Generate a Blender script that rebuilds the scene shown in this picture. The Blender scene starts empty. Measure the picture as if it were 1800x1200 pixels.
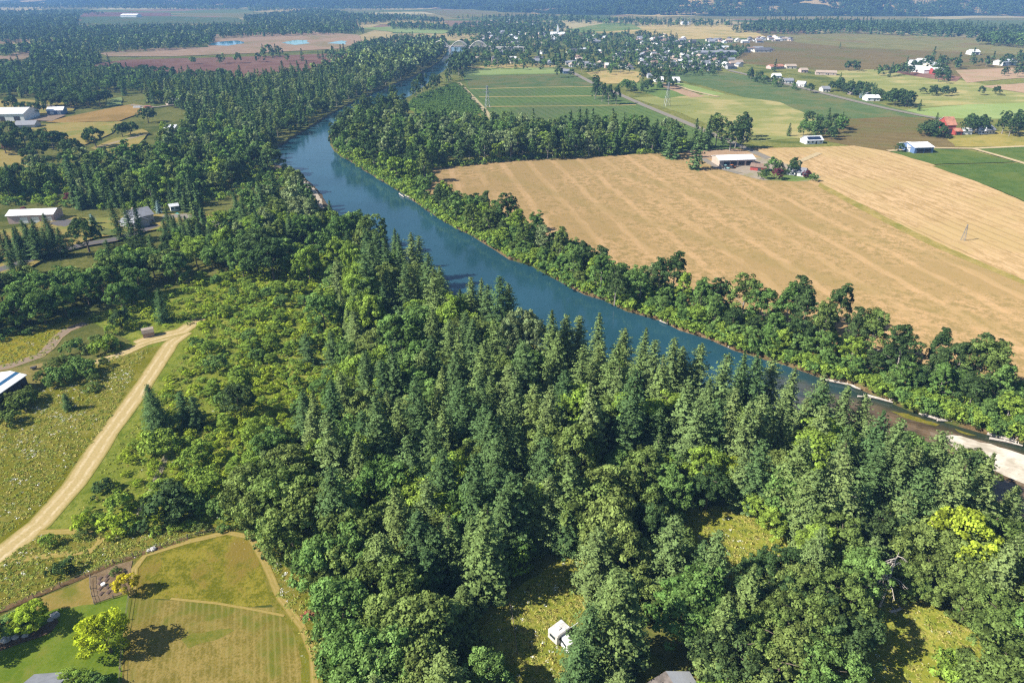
import bpy, math, random
import numpy as np
from mathutils import Vector, geometry as mgeo

# ------------------------------------------------------------------ camera, sky, sun, exposure
scene = bpy.context.scene
COL = scene.collection
R = math.radians
CAM_H, FPX, PITCH = 105.0, 1200.0, R(27.6)
cd = bpy.data.cameras.new('camera'); cd.sensor_width = 36.0; cd.lens = 24.0
cd.clip_start = 1.0; cd.clip_end = 40000.0
cam = bpy.data.objects.new('camera', cd); COL.objects.link(cam)
cam.location = (0, 0, CAM_H); cam.rotation_euler = (R(90) - PITCH, 0, 0)
scene.camera = cam
SUN_EL, SHADOW_AZ = R(40.0), R(15.0)           # shadows fall towards +x, slightly away from the camera
sun_dir = Vector((-math.cos(SHADOW_AZ) * math.cos(SUN_EL), -math.sin(SHADOW_AZ) * math.cos(SUN_EL), math.sin(SUN_EL)))
world = bpy.data.worlds.new('World'); scene.world = world; world.use_nodes = True
wn = world.node_tree; bg = wn.nodes['Background']
sky = wn.nodes.new('ShaderNodeTexSky'); sky.sky_type = 'NISHITA'; sky.sun_disc = False
sky.sun_elevation = SUN_EL; sky.sun_rotation = math.atan2(sun_dir.x, sun_dir.y)
sky.altitude = 50; sky.air_density = 1.0; sky.dust_density = 0.6; sky.ozone_density = 1.5
wn.links.new(sky.outputs[0], bg.inputs[0]); bg.inputs[1].default_value = 0.058
sd = bpy.data.lights.new('sun', 'SUN'); sd.energy = 4.4; sd.angle = R(0.53); sd.color = (1.0, 0.93, 0.82)
so = bpy.data.objects.new('sun', sd); COL.objects.link(so)
so.rotation_euler = (-sun_dir).to_track_quat('-Z', 'Y').to_euler(); so.location = (-300, -100, 400)
scene.view_settings.view_transform = 'Standard'; scene.view_settings.look = 'None'
scene.view_settings.exposure = 1.32; scene.view_settings.gamma = 1.0
cy = scene.cycles
cy.max_bounces = 5; cy.diffuse_bounces = 2; cy.glossy_bounces = 2; cy.transmission_bounces = 2
cy.volume_bounces = 0; cy.transparent_max_bounces = 4; cy.caustics_reflective = False; cy.caustics_refractive = False
cy.use_denoising = False; cy.denoiser = 'OPENIMAGEDENOISE'; cy.denoising_input_passes = 'RGB_ALBEDO_NORMAL'; cy.denoising_prefilter = 'ACCURATE'; cy.sample_clamp_indirect = 4.0; cy.pixel_filter_type = 'BLACKMAN_HARRIS'; cy.filter_width = 1.3

rng = random.Random(7); NR = np.random.default_rng(11)

# ------------------------------------------------------------------ small helpers
def at(x, y, z=0.0):
    """the point at height z that the photograph shows at pixel (x, y) of 1800x1200"""
    u = (x - 900) / FPX; v = (600 - y) / FPX
    d = (u, math.cos(PITCH) + v * math.sin(PITCH), -math.sin(PITCH) + v * math.cos(PITCH))
    t = (z - CAM_H) / d[2]
    return (d[0] * t, d[1] * t)
def depth_of(X, Y, Z=0.0): return Y * math.cos(PITCH) - (Z - CAM_H) * math.sin(PITCH)
def px_of(X, Y, Z=0.0):
    z = Z - CAM_H; dep = Y * math.cos(PITCH) - z * math.sin(PITCH); up = Y * math.sin(PITCH) + z * math.cos(PITCH)
    return (900 + FPX * X / dep, 600 - FPX * up / dep, dep)
def lin(c):
    c /= 255.0
    return c / 12.92 if c <= 0.04045 else ((c + 0.055) / 1.055) ** 2.4
def C(r, g, b, k=1.92): return (min(lin(r) / k, .8), min(lin(g) / k, .8), min(lin(b) / k, .8), 1)
def tag(o, label=None, cat=None, group=None, kind=None):
    if label: o['label'] = label
    if cat: o['category'] = cat
    if group: o['group'] = group
    if kind: o['kind'] = kind
    return o
def empty(name, loc, rz=0.0, scale=None):
    o = bpy.data.objects.new(name, None); COL.objects.link(o); o.location = loc; o.rotation_euler = (0, 0, rz)
    o.empty_display_size = 0.5
    if scale: o.scale = scale
    return o
def link(name, me, parent=None):
    o = bpy.data.objects.new(name, me); COL.objects.link(o)
    if parent is not None: o.parent = parent
    return o
class MB:
    """collects verts and faces for one mesh"""
    def __init__(s): s.v = []; s.f = []; s.m = []; s.mats = []
    def mat(s, m):
        if m not in s.mats: s.mats.append(m)
        return s.mats.index(m)
    def add(s, vs, fs, m):
        k = len(s.v); i = s.mat(m); s.v += [tuple(q) for q in vs]
        for f in fs: s.f.append(tuple(k + j for j in f)); s.m.append(i)
    def box(s, x0, x1, y0, y1, z0, z1, m):
        vs = [(x, y, z) for z in (z0, z1) for y in (y0, y1) for x in (x0, x1)]
        s.add(vs, [(0, 2, 3, 1), (4, 5, 7, 6), (0, 1, 5, 4), (2, 6, 7, 3), (0, 4, 6, 2), (1, 3, 7, 5)], m)
    def tube(s, pts, rad, m, n=6, cap=True):
        pts = [Vector(p) for p in pts]; rings = []
        for i, p in enumerate(pts):
            d = (pts[min(i + 1, len(pts) - 1)] - pts[max(i - 1, 0)]).normalized()
            a = d.cross(Vector((0, 0, 1)) if abs(d.z) < .9 else Vector((1, 0, 0))).normalized(); b = d.cross(a)
            rr = rad[i] if isinstance(rad, (list, tuple)) else rad
            rings.append([p + (a * math.cos(2 * math.pi * k / n) + b * math.sin(2 * math.pi * k / n)) * rr for k in range(n)])
        vs = [q for r_ in rings for q in r_]; fs = []
        for i in range(len(pts) - 1):
            for k in range(n):
                fs.append((i * n + k, i * n + (k + 1) % n, (i + 1) * n + (k + 1) % n, (i + 1) * n + k))
        if cap: fs += [tuple(range(n))[::-1], tuple((len(pts) - 1) * n + k for k in range(n))]
        s.add(vs, fs, m)
    def mesh(s, name):
        me = bpy.data.meshes.new(name); me.from_pydata(s.v, [], s.f); me.update()
        for m in s.mats: me.materials.append(m)
        me.polygons.foreach_set('material_index', s.m); return me
    def build(s, name, parent=None): return link(name, s.mesh(name), parent)

# ------------------------------------------------------------------ materials
def newmat(name):
    m = bpy.data.materials.new(name); m.use_nodes = True; nt = m.node_tree
    for n in list(nt.nodes): nt.nodes.remove(n)
    out = nt.nodes.new('ShaderNodeOutputMaterial'); return m, nt, out
def N(nt, t, **kw):
    n = nt.nodes.new(t)
    for k, v in kw.items():
        if hasattr(n, k): setattr(n, k, v)
        else: n.inputs[k].default_value = v
    return n
def mixc(nt, fac, a, b, blend='MIX'):
    n = nt.nodes.new('ShaderNodeMix'); n.data_type = 'RGBA'; n.blend_type = blend
    for sock, val in ((n.inputs[0], fac), (n.inputs[6], a), (n.inputs[7], b)):
        if hasattr(val, 'links') or isinstance(val, bpy.types.NodeSocket): nt.links.new(val, sock)
        else: sock.default_value = val
    return n.outputs[2]
def mth(nt, op, a, b=0.0, clamp=False):
    n = nt.nodes.new('ShaderNodeMath'); n.operation = op; n.use_clamp = clamp
    for sock, val in ((n.inputs[0], a), (n.inputs[1], b)):
        if isinstance(val, bpy.types.NodeSocket): nt.links.new(val, sock)
        else: sock.default_value = val
    return n.outputs[0]
def ramp(nt, fac, lo, hi):
    n = nt.nodes.new('ShaderNodeMapRange'); n.inputs[1].default_value = lo; n.inputs[2].default_value = hi
    nt.links.new(fac, n.inputs[0]); n.interpolation_type = 'SMOOTHSTEP'; return n.outputs[0]
def noise(nt, pos, scale, detail=3.0, rough=0.6, dist=0.0, stretch=None):
    if stretch:
        mp = nt.nodes.new('ShaderNodeMapping'); mp.inputs['Rotation'].default_value = (0, 0, -stretch[0]); mp.vector_type = 'TEXTURE'
        mp.inputs['Rotation'].default_value = (0, 0, stretch[0]); mp.inputs['Scale'].default_value = (stretch[1], 1, 1)
        nt.links.new(pos, mp.inputs[0]); pos = mp.outputs[0]
    n = nt.nodes.new('ShaderNodeTexNoise'); n.inputs['Scale'].default_value = scale; n.inputs['Detail'].default_value = detail
    n.inputs['Roughness'].default_value = rough; n.inputs['Distortion'].default_value = dist
    nt.links.new(pos, n.inputs['Vector']); return n.outputs['Fac']
def ground_mat(name, a, b, c=None, big=0.03, mid=0.35, fine=2.2, stripes=(), flower=0.0, bump=0.25, streak=None, cth=.56):
    """a, b: colours mixed by mid noise; c: patches by big noise; stripes: (angle, spacing, strength, colour, width)"""
    m, nt, out = newmat(name)
    g = nt.nodes.new('ShaderNodeNewGeometry'); pos = g.outputs['Position']
    nm = noise(nt, pos, mid, 4, .65, stretch=streak); nf = noise(nt, pos, fine, 2, .7, stretch=streak); nb = noise(nt, pos, big, 4, .6, .6)
    f = mth(nt, 'ADD', mth(nt, 'MULTIPLY', nm, .62), mth(nt, 'MULTIPLY', nf, .38))
    col = mixc(nt, ramp(nt, f, .41, .59), a, b)
    if c is not None: col = mixc(nt, ramp(nt, mth(nt, 'ADD', nb, mth(nt, 'MULTIPLY', mth(nt, 'SUBTRACT', nm, .5), .5)), cth - .09, cth + .09), col, c)
    for (ang, sp, st, sc, w) in stripes:
        sx = nt.nodes.new('ShaderNodeSeparateXYZ'); nt.links.new(pos, sx.inputs[0])
        d = mth(nt, 'ADD', mth(nt, 'MULTIPLY', sx.outputs[0], -math.sin(ang) / sp), mth(nt, 'MULTIPLY', sx.outputs[1], math.cos(ang) / sp))
        d = mth(nt, 'ADD', d, mth(nt, 'MULTIPLY', noise(nt, pos, .9 / max(sp, 2.5), 2), .35))
        tri = mth(nt, 'ABSOLUTE', mth(nt, 'SUBTRACT', mth(nt, 'FRACT', d), .5))
        k = mth(nt, 'MULTIPLY', ramp(nt, tri, w, w * .35), st)
        k = mth(nt, 'MULTIPLY', k, ramp(nt, noise(nt, pos, .05, 3), .26, .55))
        col = mixc(nt, k, col, sc)
    if flower > 0:
        fl = noise(nt, pos, 1.5, 3, .75); pt = noise(nt, pos, .075, 3, .6)
        k = mth(nt, 'MULTIPLY', ramp(nt, fl, .66 - flower * .06, .72 - flower * .06), ramp(nt, pt, .5, .62))
        col = mixc(nt, k, col, (.55, .56, .47, 1))
    bs = N(nt, 'ShaderNodeBsdfDiffuse', Roughness=.6); nt.links.new(col, bs.inputs[0])
    if bump:
        bp = N(nt, 'ShaderNodeBump', Strength=bump, Distance=.5); nt.links.new(f, bp.inputs['Height']); nt.links.new(bp.outputs[0], bs.inputs['Normal'])
    nt.links.new(bs.outputs[0], out.inputs[0]); return m
def leaf_mat(name, a, b, trans=.22, gain=1.6):
    tint = (gain, gain, .93 * gain); a = tuple(min(.75, c * q) for c, q in zip(a[:3], tint)) + (1,); b = tuple(min(.75, c * q) for c, q in zip(b[:3], tint)) + (1,)
    m, nt, out = newmat(name)
    oi = nt.nodes.new('ShaderNodeObjectInfo'); at_ = nt.nodes.new('ShaderNodeAttribute'); at_.attribute_name = 'tone'
    col = mixc(nt, oi.outputs['Random'], a, b)
    k = mth(nt, 'MULTIPLY', ramp(nt, at_.outputs['Fac'], 0, 1), 1.3); k = mth(nt, 'ADD', k, .40)  # random leaf tone; its spread is widened to stand in for leaf highlights
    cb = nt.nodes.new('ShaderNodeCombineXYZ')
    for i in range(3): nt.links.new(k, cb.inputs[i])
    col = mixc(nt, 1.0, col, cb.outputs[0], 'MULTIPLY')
    d = nt.nodes.new('ShaderNodeBsdfDiffuse'); t = nt.nodes.new('ShaderNodeBsdfTranslucent'); mx = nt.nodes.new('ShaderNodeMixShader')
    nt.links.new(col, d.inputs[0]); nt.links.new(mixc(nt, 1.0, col, (1.3, 1.25, .6, 1), 'MULTIPLY'), t.inputs[0]); mx.inputs[0].default_value = trans
    nt.links.new(d.outputs[0], mx.inputs[1]); nt.links.new(t.outputs[0], mx.inputs[2]); nt.links.new(mx.outputs[0], out.inputs[0]); return m
def paint(name, col, rough=.6, var=.12, scale=.8, metal=0.0, rib=None):
    m, nt, out = newmat(name); tc = nt.nodes.new('ShaderNodeTexCoord')
    n1 = noise(nt, tc.outputs['Object'], scale, 4, .65)
    dark = tuple(c * (1 - 2.2 * var) for c in col[:3]) + (1,)
    c = mixc(nt, ramp(nt, n1, .35, .75), col, dark)
    p = N(nt, 'ShaderNodeBsdfPrincipled'); p.inputs['Roughness'].default_value = rough; p.inputs['Metallic'].default_value = metal
    nt.links.new(c, p.inputs['Base Color'])
    if rib:
        w = N(nt, 'ShaderNodeTexWave'); w.bands_direction = rib[0]; w.inputs['Scale'].default_value = rib[1]
        nt.links.new(tc.outputs['Object'], w.inputs['Vector']); bp = N(nt, 'ShaderNodeBump', Strength=.5, Distance=.05)
        nt.links.new(w.outputs['Fac'], bp.inputs['Height']); nt.links.new(bp.outputs[0], p.inputs['Normal'])
    nt.links.new(p.outputs[0], out.inputs[0]); return m
def road_mat(name, col, edge, rut):
    m, nt, out = newmat(name); g = nt.nodes.new('ShaderNodeNewGeometry'); pos = g.outputs['Position']
    uv = nt.nodes.new('ShaderNodeUVMap'); s = nt.nodes.new('ShaderNodeSeparateXYZ'); nt.links.new(uv.outputs[0], s.inputs[0])
    n1 = noise(nt, pos, .35, 4, .7); n2 = noise(nt, pos, 2.0, 3, .7)
    a = mth(nt, 'ABSOLUTE', mth(nt, 'SUBTRACT', mth(nt, 'ADD', s.outputs[0], mth(nt, 'MULTIPLY', mth(nt, 'SUBTRACT', n1, .5), .25)), .5))
    c = mixc(nt, ramp(nt, a, .36, .48), col, edge)
    r1 = ramp(nt, mth(nt, 'ABSOLUTE', mth(nt, 'SUBTRACT', a, .2)), .1, .02)
    c = mixc(nt, mth(nt, 'MULTIPLY', r1, ramp(nt, n1, .3, .6)), c, rut)
    c = mixc(nt, mth(nt, 'MULTIPLY', ramp(nt, n2, .4, .7), .45), c, edge)
    b = nt.nodes.new('ShaderNodeBsdfDiffuse'); nt.links.new(c, b.inputs[0]); nt.links.new(b.outputs[0], out.inputs[0]); return m

LEAF = {
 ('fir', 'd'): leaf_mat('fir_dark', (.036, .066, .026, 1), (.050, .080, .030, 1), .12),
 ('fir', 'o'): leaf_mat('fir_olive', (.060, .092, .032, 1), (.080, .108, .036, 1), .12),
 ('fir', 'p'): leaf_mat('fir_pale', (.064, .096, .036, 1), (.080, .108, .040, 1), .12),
 ('leaf', 'd'): leaf_mat('leaf_dark', (.030, .056, .020, 1), (.044, .068, .026, 1)),
 ('leaf', 'o'): leaf_mat('leaf_olive', (.066, .100, .028, 1), (.090, .118, .036, 1)),
 ('leaf', 'm'): leaf_mat('leaf_mid', (.056, .104, .028, 1), (.078, .128, .038, 1)),
 ('leaf', 'b'): leaf_mat('leaf_bright', (.104, .160, .030, 1), (.130, .184, .034, 1), .3),
 ('leaf', 'y'): leaf_mat('leaf_yellow_green', (.140, .195, .022, 1), (.180, .225, .028, 1), .3),
 ('leaf', 'l'): leaf_mat('leaf_lime', (.20, .25, .018, 1), (.23, .27, .02, 1), .3),
 ('leaf', 'p'): leaf_mat('leaf_pale', (.100, .138, .066, 1), (.125, .155, .075, 1)),
 ('leaf', 'g'): leaf_mat('leaf_gold', (.26, .235, .018, 1), (.30, .26, .02, 1), .3),
 ('leaf', 'r'): leaf_mat('leaf_purple', (.070, .020, .030, 1), (.085, .025, .035, 1)),
 ('fir', 's'): leaf_mat('spruce_blue', (.10, .155, .16, 1), (.12, .17, .18, 1), .1),
}
BARK = paint('bark', (.13, .10, .075, 1), .9, .25, 1.5)
BARK_PALE = paint('bark_pale', (.30, .27, .24, 1), .9, .2, 1.5)
DEADWOOD = paint('dead_wood', (.46, .41, .36, 1), .9, .2, 2.0)

# ------------------------------------------------------------------ setting: ground, river
RIGHT_BANK = [(822, 80), (814, 92), (803, 106), (788, 119), (771, 131), (757, 143), (742, 154), (722, 168), (690, 182), (655, 194), (622, 206), (596, 218), (580, 238),
  (584, 260), (600, 272), (625, 284), (641, 296), (665, 310), (690, 325), (716, 341), (742, 358), (770, 378), (800, 395), (850, 421), (900, 452), (936, 463),
  (985, 490), (1030, 512), (1066, 522), (1100, 540), (1131, 549), (1166, 559), (1202, 575), (1246, 591), (1292, 608), (1340, 623), (1382, 636), (1442, 656),
  (1502, 672), (1560, 696), (1602, 714), (1652, 730), (1712, 747), (1752, 757), (1800, 771), (1900, 803), (2300, 940)]
LEFT_BANK = [(2300, 1230), (1900, 985), (1800, 912), (1740, 872), (1670, 832), (1600, 800), (1530, 775), (1450, 755), (1350, 735), (1250, 712), (1150, 680), (1060, 648),
  (970, 620), (890, 582), (830, 548), (785, 520), (730, 475), (680, 440), (630, 412), (595, 393), (572, 378), (561, 362), (549, 342), (528, 322), (500, 300), (476, 287),
  (474, 272), (490, 254), (520, 236), (548, 220), (572, 204), (600, 188), (636, 171), (668, 157), (692, 147), (718, 137), (738, 127), (756, 118), (772, 108), (782, 96), (790, 80)]
RIV_PX = RIGHT_BANK + LEFT_BANK
def densify(pts, step, jit, closed=True, seed=3):
    r_ = random.Random(seed); out = []; n = len(pts)
    for i in range(n if closed else n - 1):
        a = pts[i]; b = pts[(i + 1) % n]; L = math.hypot(b[0] - a[0], b[1] - a[1]); k = max(1, min(60, int(L / step)))
        for j in range(k):
            t = j / k; q = jit if (j or True) else 0
            out.append((a[0] + (b[0] - a[0]) * t + r_.uniform(-q, q), a[1] + (b[1] - a[1]) * t + r_.uniform(-q, q)))
    if not closed: out.append(pts[-1])
    return out
RIV = densify([at(*p) for p in RIV_PX], 7.0, .7, seed=5)
RIV_A = np.array(RIV)
def inpoly(x, y, P):
    P = np.asarray(P); x0, y0 = P[:, 0], P[:, 1]; x1, y1 = np.roll(x0, -1), np.roll(y0, -1)
    c = ((y0 > y) != (y1 > y)); 
    with np.errstate(divide='ignore', invalid='ignore'): xi = x0 + (y - y0) * (x1 - x0) / (y1 - y0)
    return bool(np.count_nonzero(c & (x < xi)) & 1)
GROUND = ground_mat('ground_grass', C(110, 118, 60), C(150, 148, 84), C(92, 106, 52), mid=.3, fine=1.6, bump=.4)
def flat(name, P, z, m, kind='structure', label=None):
    me = bpy.data.meshes.new(name); me.from_pydata([(x, y, z) for x, y in P], [], [tuple(range(len(P)))]); me.update()
    if me.polygons[0].normal.z < 0: me.flip_normals()
    me.materials.append(m); o = link(name, me); tag(o, label, kind=kind); return o
BIG = 16000.0
def cut_ground():
    pts = [Vector((-BIG, -2000)), Vector((BIG, -2000)), Vector((BIG, 18000)), Vector((-BIG, 18000))]
    ed = [(0, 1), (1, 2), (2, 3), (3, 0)]; k = len(pts); n = len(RIV)
    pts += [Vector(p) for p in RIV]; ed += [(k + i, k + (i + 1) % n) for i in range(n)]
    V, E, F, *_ = mgeo.delaunay_2d_cdt(pts, ed, [], 0, 1e-5)
    land, wat = [], []
    for f in F:
        cx = sum(V[i].x for i in f) / len(f); cyy = sum(V[i].y for i in f) / len(f)
        (wat if inpoly(cx, cyy, RIV_A) else land).append(tuple(f))
    def mk(name, fs, z, m):
        us = sorted({i for f in fs for i in f}); ix = {u: j for j, u in enumerate(us)}
        me = bpy.data.meshes.new(name); me.from_pydata([(V[u].x, V[u].y, z) for u in us], [], [tuple(ix[i] for i in f) for f in fs]); me.update(); me.materials.append(m)
        return link(name, me)
    return mk('ground', land, 0.0, GROUND), mk
ground, mkflat = cut_ground()
tag(ground, 'grassy river plain under woods, fields and meadows', kind='structure')
def water_mat():
    m, nt, out = newmat('river_water'); g = nt.nodes.new('ShaderNodeNewGeometry'); pos = g.outputs['Position']
    s = nt.nodes.new('ShaderNodeSeparateXYZ'); nt.links.new(pos, s.inputs[0])
    # the bed rises towards the gravel bar downstream: brown shallows
    a = at(1180, 600); b = at(1560, 740)
    L2 = (b[0] - a[0]) ** 2 + (b[1] - a[1]) ** 2
    t = mth(nt, 'ADD', mth(nt, 'MULTIPLY', mth(nt, 'SUBTRACT', s.outputs[0], a[0]), (b[0] - a[0]) / L2), mth(nt, 'MULTIPLY', mth(nt, 'SUBTRACT', s.outputs[1], a[1]), (b[1] - a[1]) / L2))
    t = mth(nt, 'ADD', t, mth(nt, 'MULTIPLY', mth(nt, 'SUBTRACT', noise(nt, pos, .06, 4, .6), .5), .8))
    bed = mixc(nt, ramp(nt, noise(nt, pos, .22, 6, .75, 1.0, stretch=(-.55, 3)), .38, .62), (.062, .042, .025, 1), (.150, .105, .064, 1))
    deep = mixc(nt, ramp(nt, noise(nt, pos, .02, 4, .6), .3, .7), (.013, .047, .066, 1), (.018, .062, .087, 1))
    c0, c1 = at(1440, 658), at(1800, 772); Lc = math.hypot(c1[0] - c0[0], c1[1] - c0[1]); nx, ny = (c1[1] - c0[1]) / Lc, -(c1[0] - c0[0]) / Lc
    off = mth(nt, 'ADD', mth(nt, 'MULTIPLY', mth(nt, 'SUBTRACT', s.outputs[0], c0[0]), nx), mth(nt, 'MULTIPLY', mth(nt, 'SUBTRACT', s.outputs[1], c0[1]), ny))
    off = mth(nt, 'ABSOLUTE', mth(nt, 'ADD', off, mth(nt, 'MULTIPLY', mth(nt, 'SUBTRACT', noise(nt, pos, .1, 4, .6), .5), 5.0)))
    bed = mixc(nt, ramp(nt, off, 3.0, 9.0), (.022, .034, .020, 1), bed)
    col = mixc(nt, ramp(nt, t, .2, 1.15), deep, bed)
    p = N(nt, 'ShaderNodeBsdfPrincipled'); p.inputs['Roughness'].default_value = .06; p.inputs['IOR'].default_value = 1.33
    nt.links.new(col, p.inputs['Base Color'])
    h = mth(nt, 'ADD', noise(nt, pos, .9, 3, .6, stretch=(-.55, 2)), mth(nt, 'MULTIPLY', noise(nt, pos, .12, 2), 1.5))
    bp = N(nt, 'ShaderNodeBump', Strength=.16, Distance=.25); nt.links.new(h, bp.inputs['Height']); nt.links.new(bp.outputs[0], p.inputs['Normal'])
    nt.links.new(p.outputs[0], out.inputs[0]); return m
WATER = water_mat()
WZ = -1.1
def river():
    n = len(RIV); k = 4
    pts = [Vector(p) for p in RIV]; ed = [(i, (i + 1) % n) for i in range(n)]
    V, E, F, *_ = mgeo.delaunay_2d_cdt(pts, ed, [], 1, 1e-5)
    fs = [tuple(f) for f in F if inpoly(sum(V[i].x for i in f) / len(f), sum(V[i].y for i in f) / len(f), RIV_A)]
    me = bpy.data.meshes.new('river_water'); me.from_pydata([(v.x, v.y, WZ) for v in V], [], fs); me.update(); me.materials.append(WATER)
    o = link('river_water', me); tag(o, 'broad blue river turning brown over shallows near the gravel bar', kind='structure')
    # sloping earth banks from the ground's edge down under the water
    bank = ground_mat('bank_earth', C(120, 100, 70), C(165, 140, 105), C(96, 112, 52), mid=.5, fine=2, bump=.5)
    ins = []
    A = RIV_A; orient = np.sum(A[:, 0] * np.roll(A[:, 1], -1) - np.roll(A[:, 0], -1) * A[:, 1])
    for i in range(n):
        d = A[(i + 1) % n] - A[i - 1]; d = d / (np.linalg.norm(d) + 1e-9); nrm = np.array((-d[1], d[0])) * (1 if orient > 0 else -1)
        ins.append(A[i] + nrm * rng.uniform(.9, 1.7))
    vs = [(p[0], p[1], 0.0) for p in RIV] + [(q[0], q[1], -1.9) for q in ins]
    fs = [(i, (i + 1) % n, n + (i + 1) % n, n + i) for i in range(n)]
    me = bpy.data.meshes.new('river_bank'); me.from_pydata(vs, [], fs); me.update(); me.materials.append(bank)
    tag(link('river_bank', me), 'earth bank sloping down to the river', kind='structure')
river()
WETGRAVEL = ground_mat('wet_gravel', C(120, 104, 84), C(150, 136, 116), C(104, 88, 68), mid=.8, fine=4, big=.1, bump=.4)
def mound(name, px, ztop, zbase, m, inset=.72, label=None, kind='structure', seed=1):
    P = densify([at(*p, WZ) for p in px], 2.0, .45, seed=seed); cx = sum(p[0] for p in P) / len(P); c_y = sum(p[1] for p in P) / len(P); n = len(P)
    vs = [(x, y, zbase) for x, y in P] + [(cx + (x - cx) * inset + rng.uniform(-.2, .2), c_y + (y - c_y) * inset, ztop + rng.uniform(-.06, .06)) for x, y in P]
    fs = [(i, (i + 1) % n, n + (i + 1) % n, n + i) for i in range(n)] + [tuple(n + i for i in range(n))]
    me = bpy.data.meshes.new(name); me.from_pydata(vs, [], fs); me.update(); me.materials.append(m); me.materials.append(WETGRAVEL)
    for p in me.polygons[:n]: p.material_index = 1
    return tag(link(name, me), label, kind=kind)
GRAVEL = ground_mat('gravel', C(196, 188, 174, 1.5), C(220, 212, 198, 1.5), C(172, 164, 148, 1.5), mid=.9, fine=4, big=.08, bump=.5, streak=(-.5, 3))
mound('gravel_bar', [(1630, 757), (1640, 752), (1662, 755), (1682, 763), (1700, 766), (1750, 781), (1800, 797), (1900, 830), (2100, 900), (2100, 1010), (1900, 905), (1800, 856), (1750, 836), (1700, 812), (1662, 792), (1640, 776)], WZ + .5, WZ - .12, GRAVEL, .86, 'pale gravel bar in the shallows of the river')
SAND = ground_mat('beach_sand', C(205, 190, 170), C(225, 212, 192), None, mid=.6, fine=3, bump=.3)
mound('beach', [(474, 286), (506, 293), (528, 306), (550, 324), (566, 342), (578, 362), (586, 384), (560, 380), (540, 350), (515, 325), (490, 306)], WZ + .7, WZ - .1, SAND, .75, 'pale sandy beach at the river bend')
mound('sand_strip', [(700, 144), (720, 134), (742, 123), (752, 120), (744, 127), (722, 138)], WZ + .6, WZ - .1, ground_mat('strip_grass', C(150, 150, 95), C(180, 170, 120), bump=.2), .7, 'narrow grassy spit on the far river bend')
ALGAE = ground_mat('river_weed', C(110, 112, 40), C(140, 130, 55), None, mid=.5, fine=2, bump=.2)
for k, pl in enumerate(([(1570, 714), (1600, 720), (1626, 728), (1656, 738), (1650, 740), (1620, 734), (1590, 724)], [(1682, 745), (1702, 752), (1722, 757), (1705, 757), (1688, 750)])):
    tag(flat('river_weed', densify([at(p[0] - 4, p[1] + 8, WZ) for p in pl], 1.0, .35, seed=k + 60), WZ + .02, ALGAE), ('long' if k == 0 else 'short') + ' yellow-green streak of river weed in brown shallows', kind='stuff')

# ------------------------------------------------------------------ fields, meadows, lawns, roads
LAYER = [0]
def zlay(far): LAYER[0] += 1; return (0.03 + .012 * LAYER[0]) if far else (.004 * LAYER[0])
def field(name, px, m, label, far=True, jit=None, step=None):
    P = [at(*p) for p in px]; d = np.mean([p[1] for p in P])
    P = densify(P, step or max(2.0, d / 60), jit if jit is not None else max(.25, d / 700), seed=len(name) + len(px))
    return flat(name, P, zlay(far), m, label=label)
def heading(p, q):
    a, b = at(*p), at(*q); return math.atan2(b[1] - a[1], b[0] - a[0])
def ribbon(name, px, w, m, label, far=True, ends=None):
    P = densify([at(*p) for p in px], 6.0 if not far else 20.0, 0.0, closed=False); n = len(P); z = zlay(far); vs = []; fs = []; uv = []
    for i, p in enumerate(P):
        a = P[max(i - 1, 0)]; b = P[min(i + 1, n - 1)]; L = math.hypot(b[0] - a[0], b[1] - a[1]) + 1e-9; nx, ny = -(b[1] - a[1]) / L, (b[0] - a[0]) / L
        ww = w if not isinstance(w, tuple) else w[0] + (w[1] - w[0]) * i / (n - 1); ww *= 1 + rng.uniform(-.06, .06)
        vs += [(p[0] + nx * ww / 2, p[1] + ny * ww / 2, z), (p[0] - nx * ww / 2, p[1] - ny * ww / 2, z)]
        if i: fs.append((2 * i - 2, 2 * i - 1, 2 * i + 1, 2 * i))
    me = bpy.data.meshes.new(name); me.from_pydata(vs, [], fs); me.update(); me.materials.append(m)
    ul = me.uv_layers.new(name='UVMap')
    for l in me.loops: ul.data[l.index].uv = (l.vertex_index % 2, (l.vertex_index // 2) * .1)
    if me.polygons[0].normal.z < 0: me.flip_normals()
    return tag(link(name, me), label, kind='structure')
# far farmland: patchwork of crops and dry fields (one sheet, real crop colours)
def patch_mat():
    m, nt, out = newmat('farmland'); g = nt.nodes.new('ShaderNodeNewGeometry'); pos = g.outputs['Position']
    v = N(nt, 'ShaderNodeTexVoronoi'); v.feature = 'F1'; v.distance = 'CHEBYCHEV'; v.inputs['Scale'].default_value = .0028; nt.links.new(pos, v.inputs['Vector'])
    s = nt.nodes.new('ShaderNodeSeparateXYZ'); nt.links.new(v.outputs['Color'], s.inputs[0])
    cr = nt.nodes.new('ShaderNodeValToRGB'); cr.color_ramp.interpolation = 'CONSTANT'; el = cr.color_ramp.elements
    cols = [C(150, 140, 92), C(104, 122, 72), C(190, 172, 124), C(120, 128, 74), C(150, 122, 100), C(92, 112, 66), C(198, 184, 138), C(130, 126, 80)]
    el[0].color = cols[0]; el[1].position = .125; el[1].color = cols[1]
    for i in range(2, 8): e = el.new(i / 8); e.color = cols[i]
    nt.links.new(s.outputs[0], cr.inputs[0])
    c = mixc(nt, mth(nt, 'MULTIPLY', ramp(nt, noise(nt, pos, .01, 4, .6), .35, .7), .35), cr.outputs[0], C(120, 118, 70))
    b = nt.nodes.new('ShaderNodeBsdfDiffuse'); nt.links.new(c, b.inputs[0]); nt.links.new(b.outputs[0], out.inputs[0]); return m
def wide(name, y0, y1, m, label):
    return flat(name, [(-9000, y0), (9000, y0), (9000, y1), (-9000, y1)], .02, m, label=label)
wide('farmland', 1480, 9500, patch_mat(), 'distant patchwork of crops and dry fields')
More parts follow.
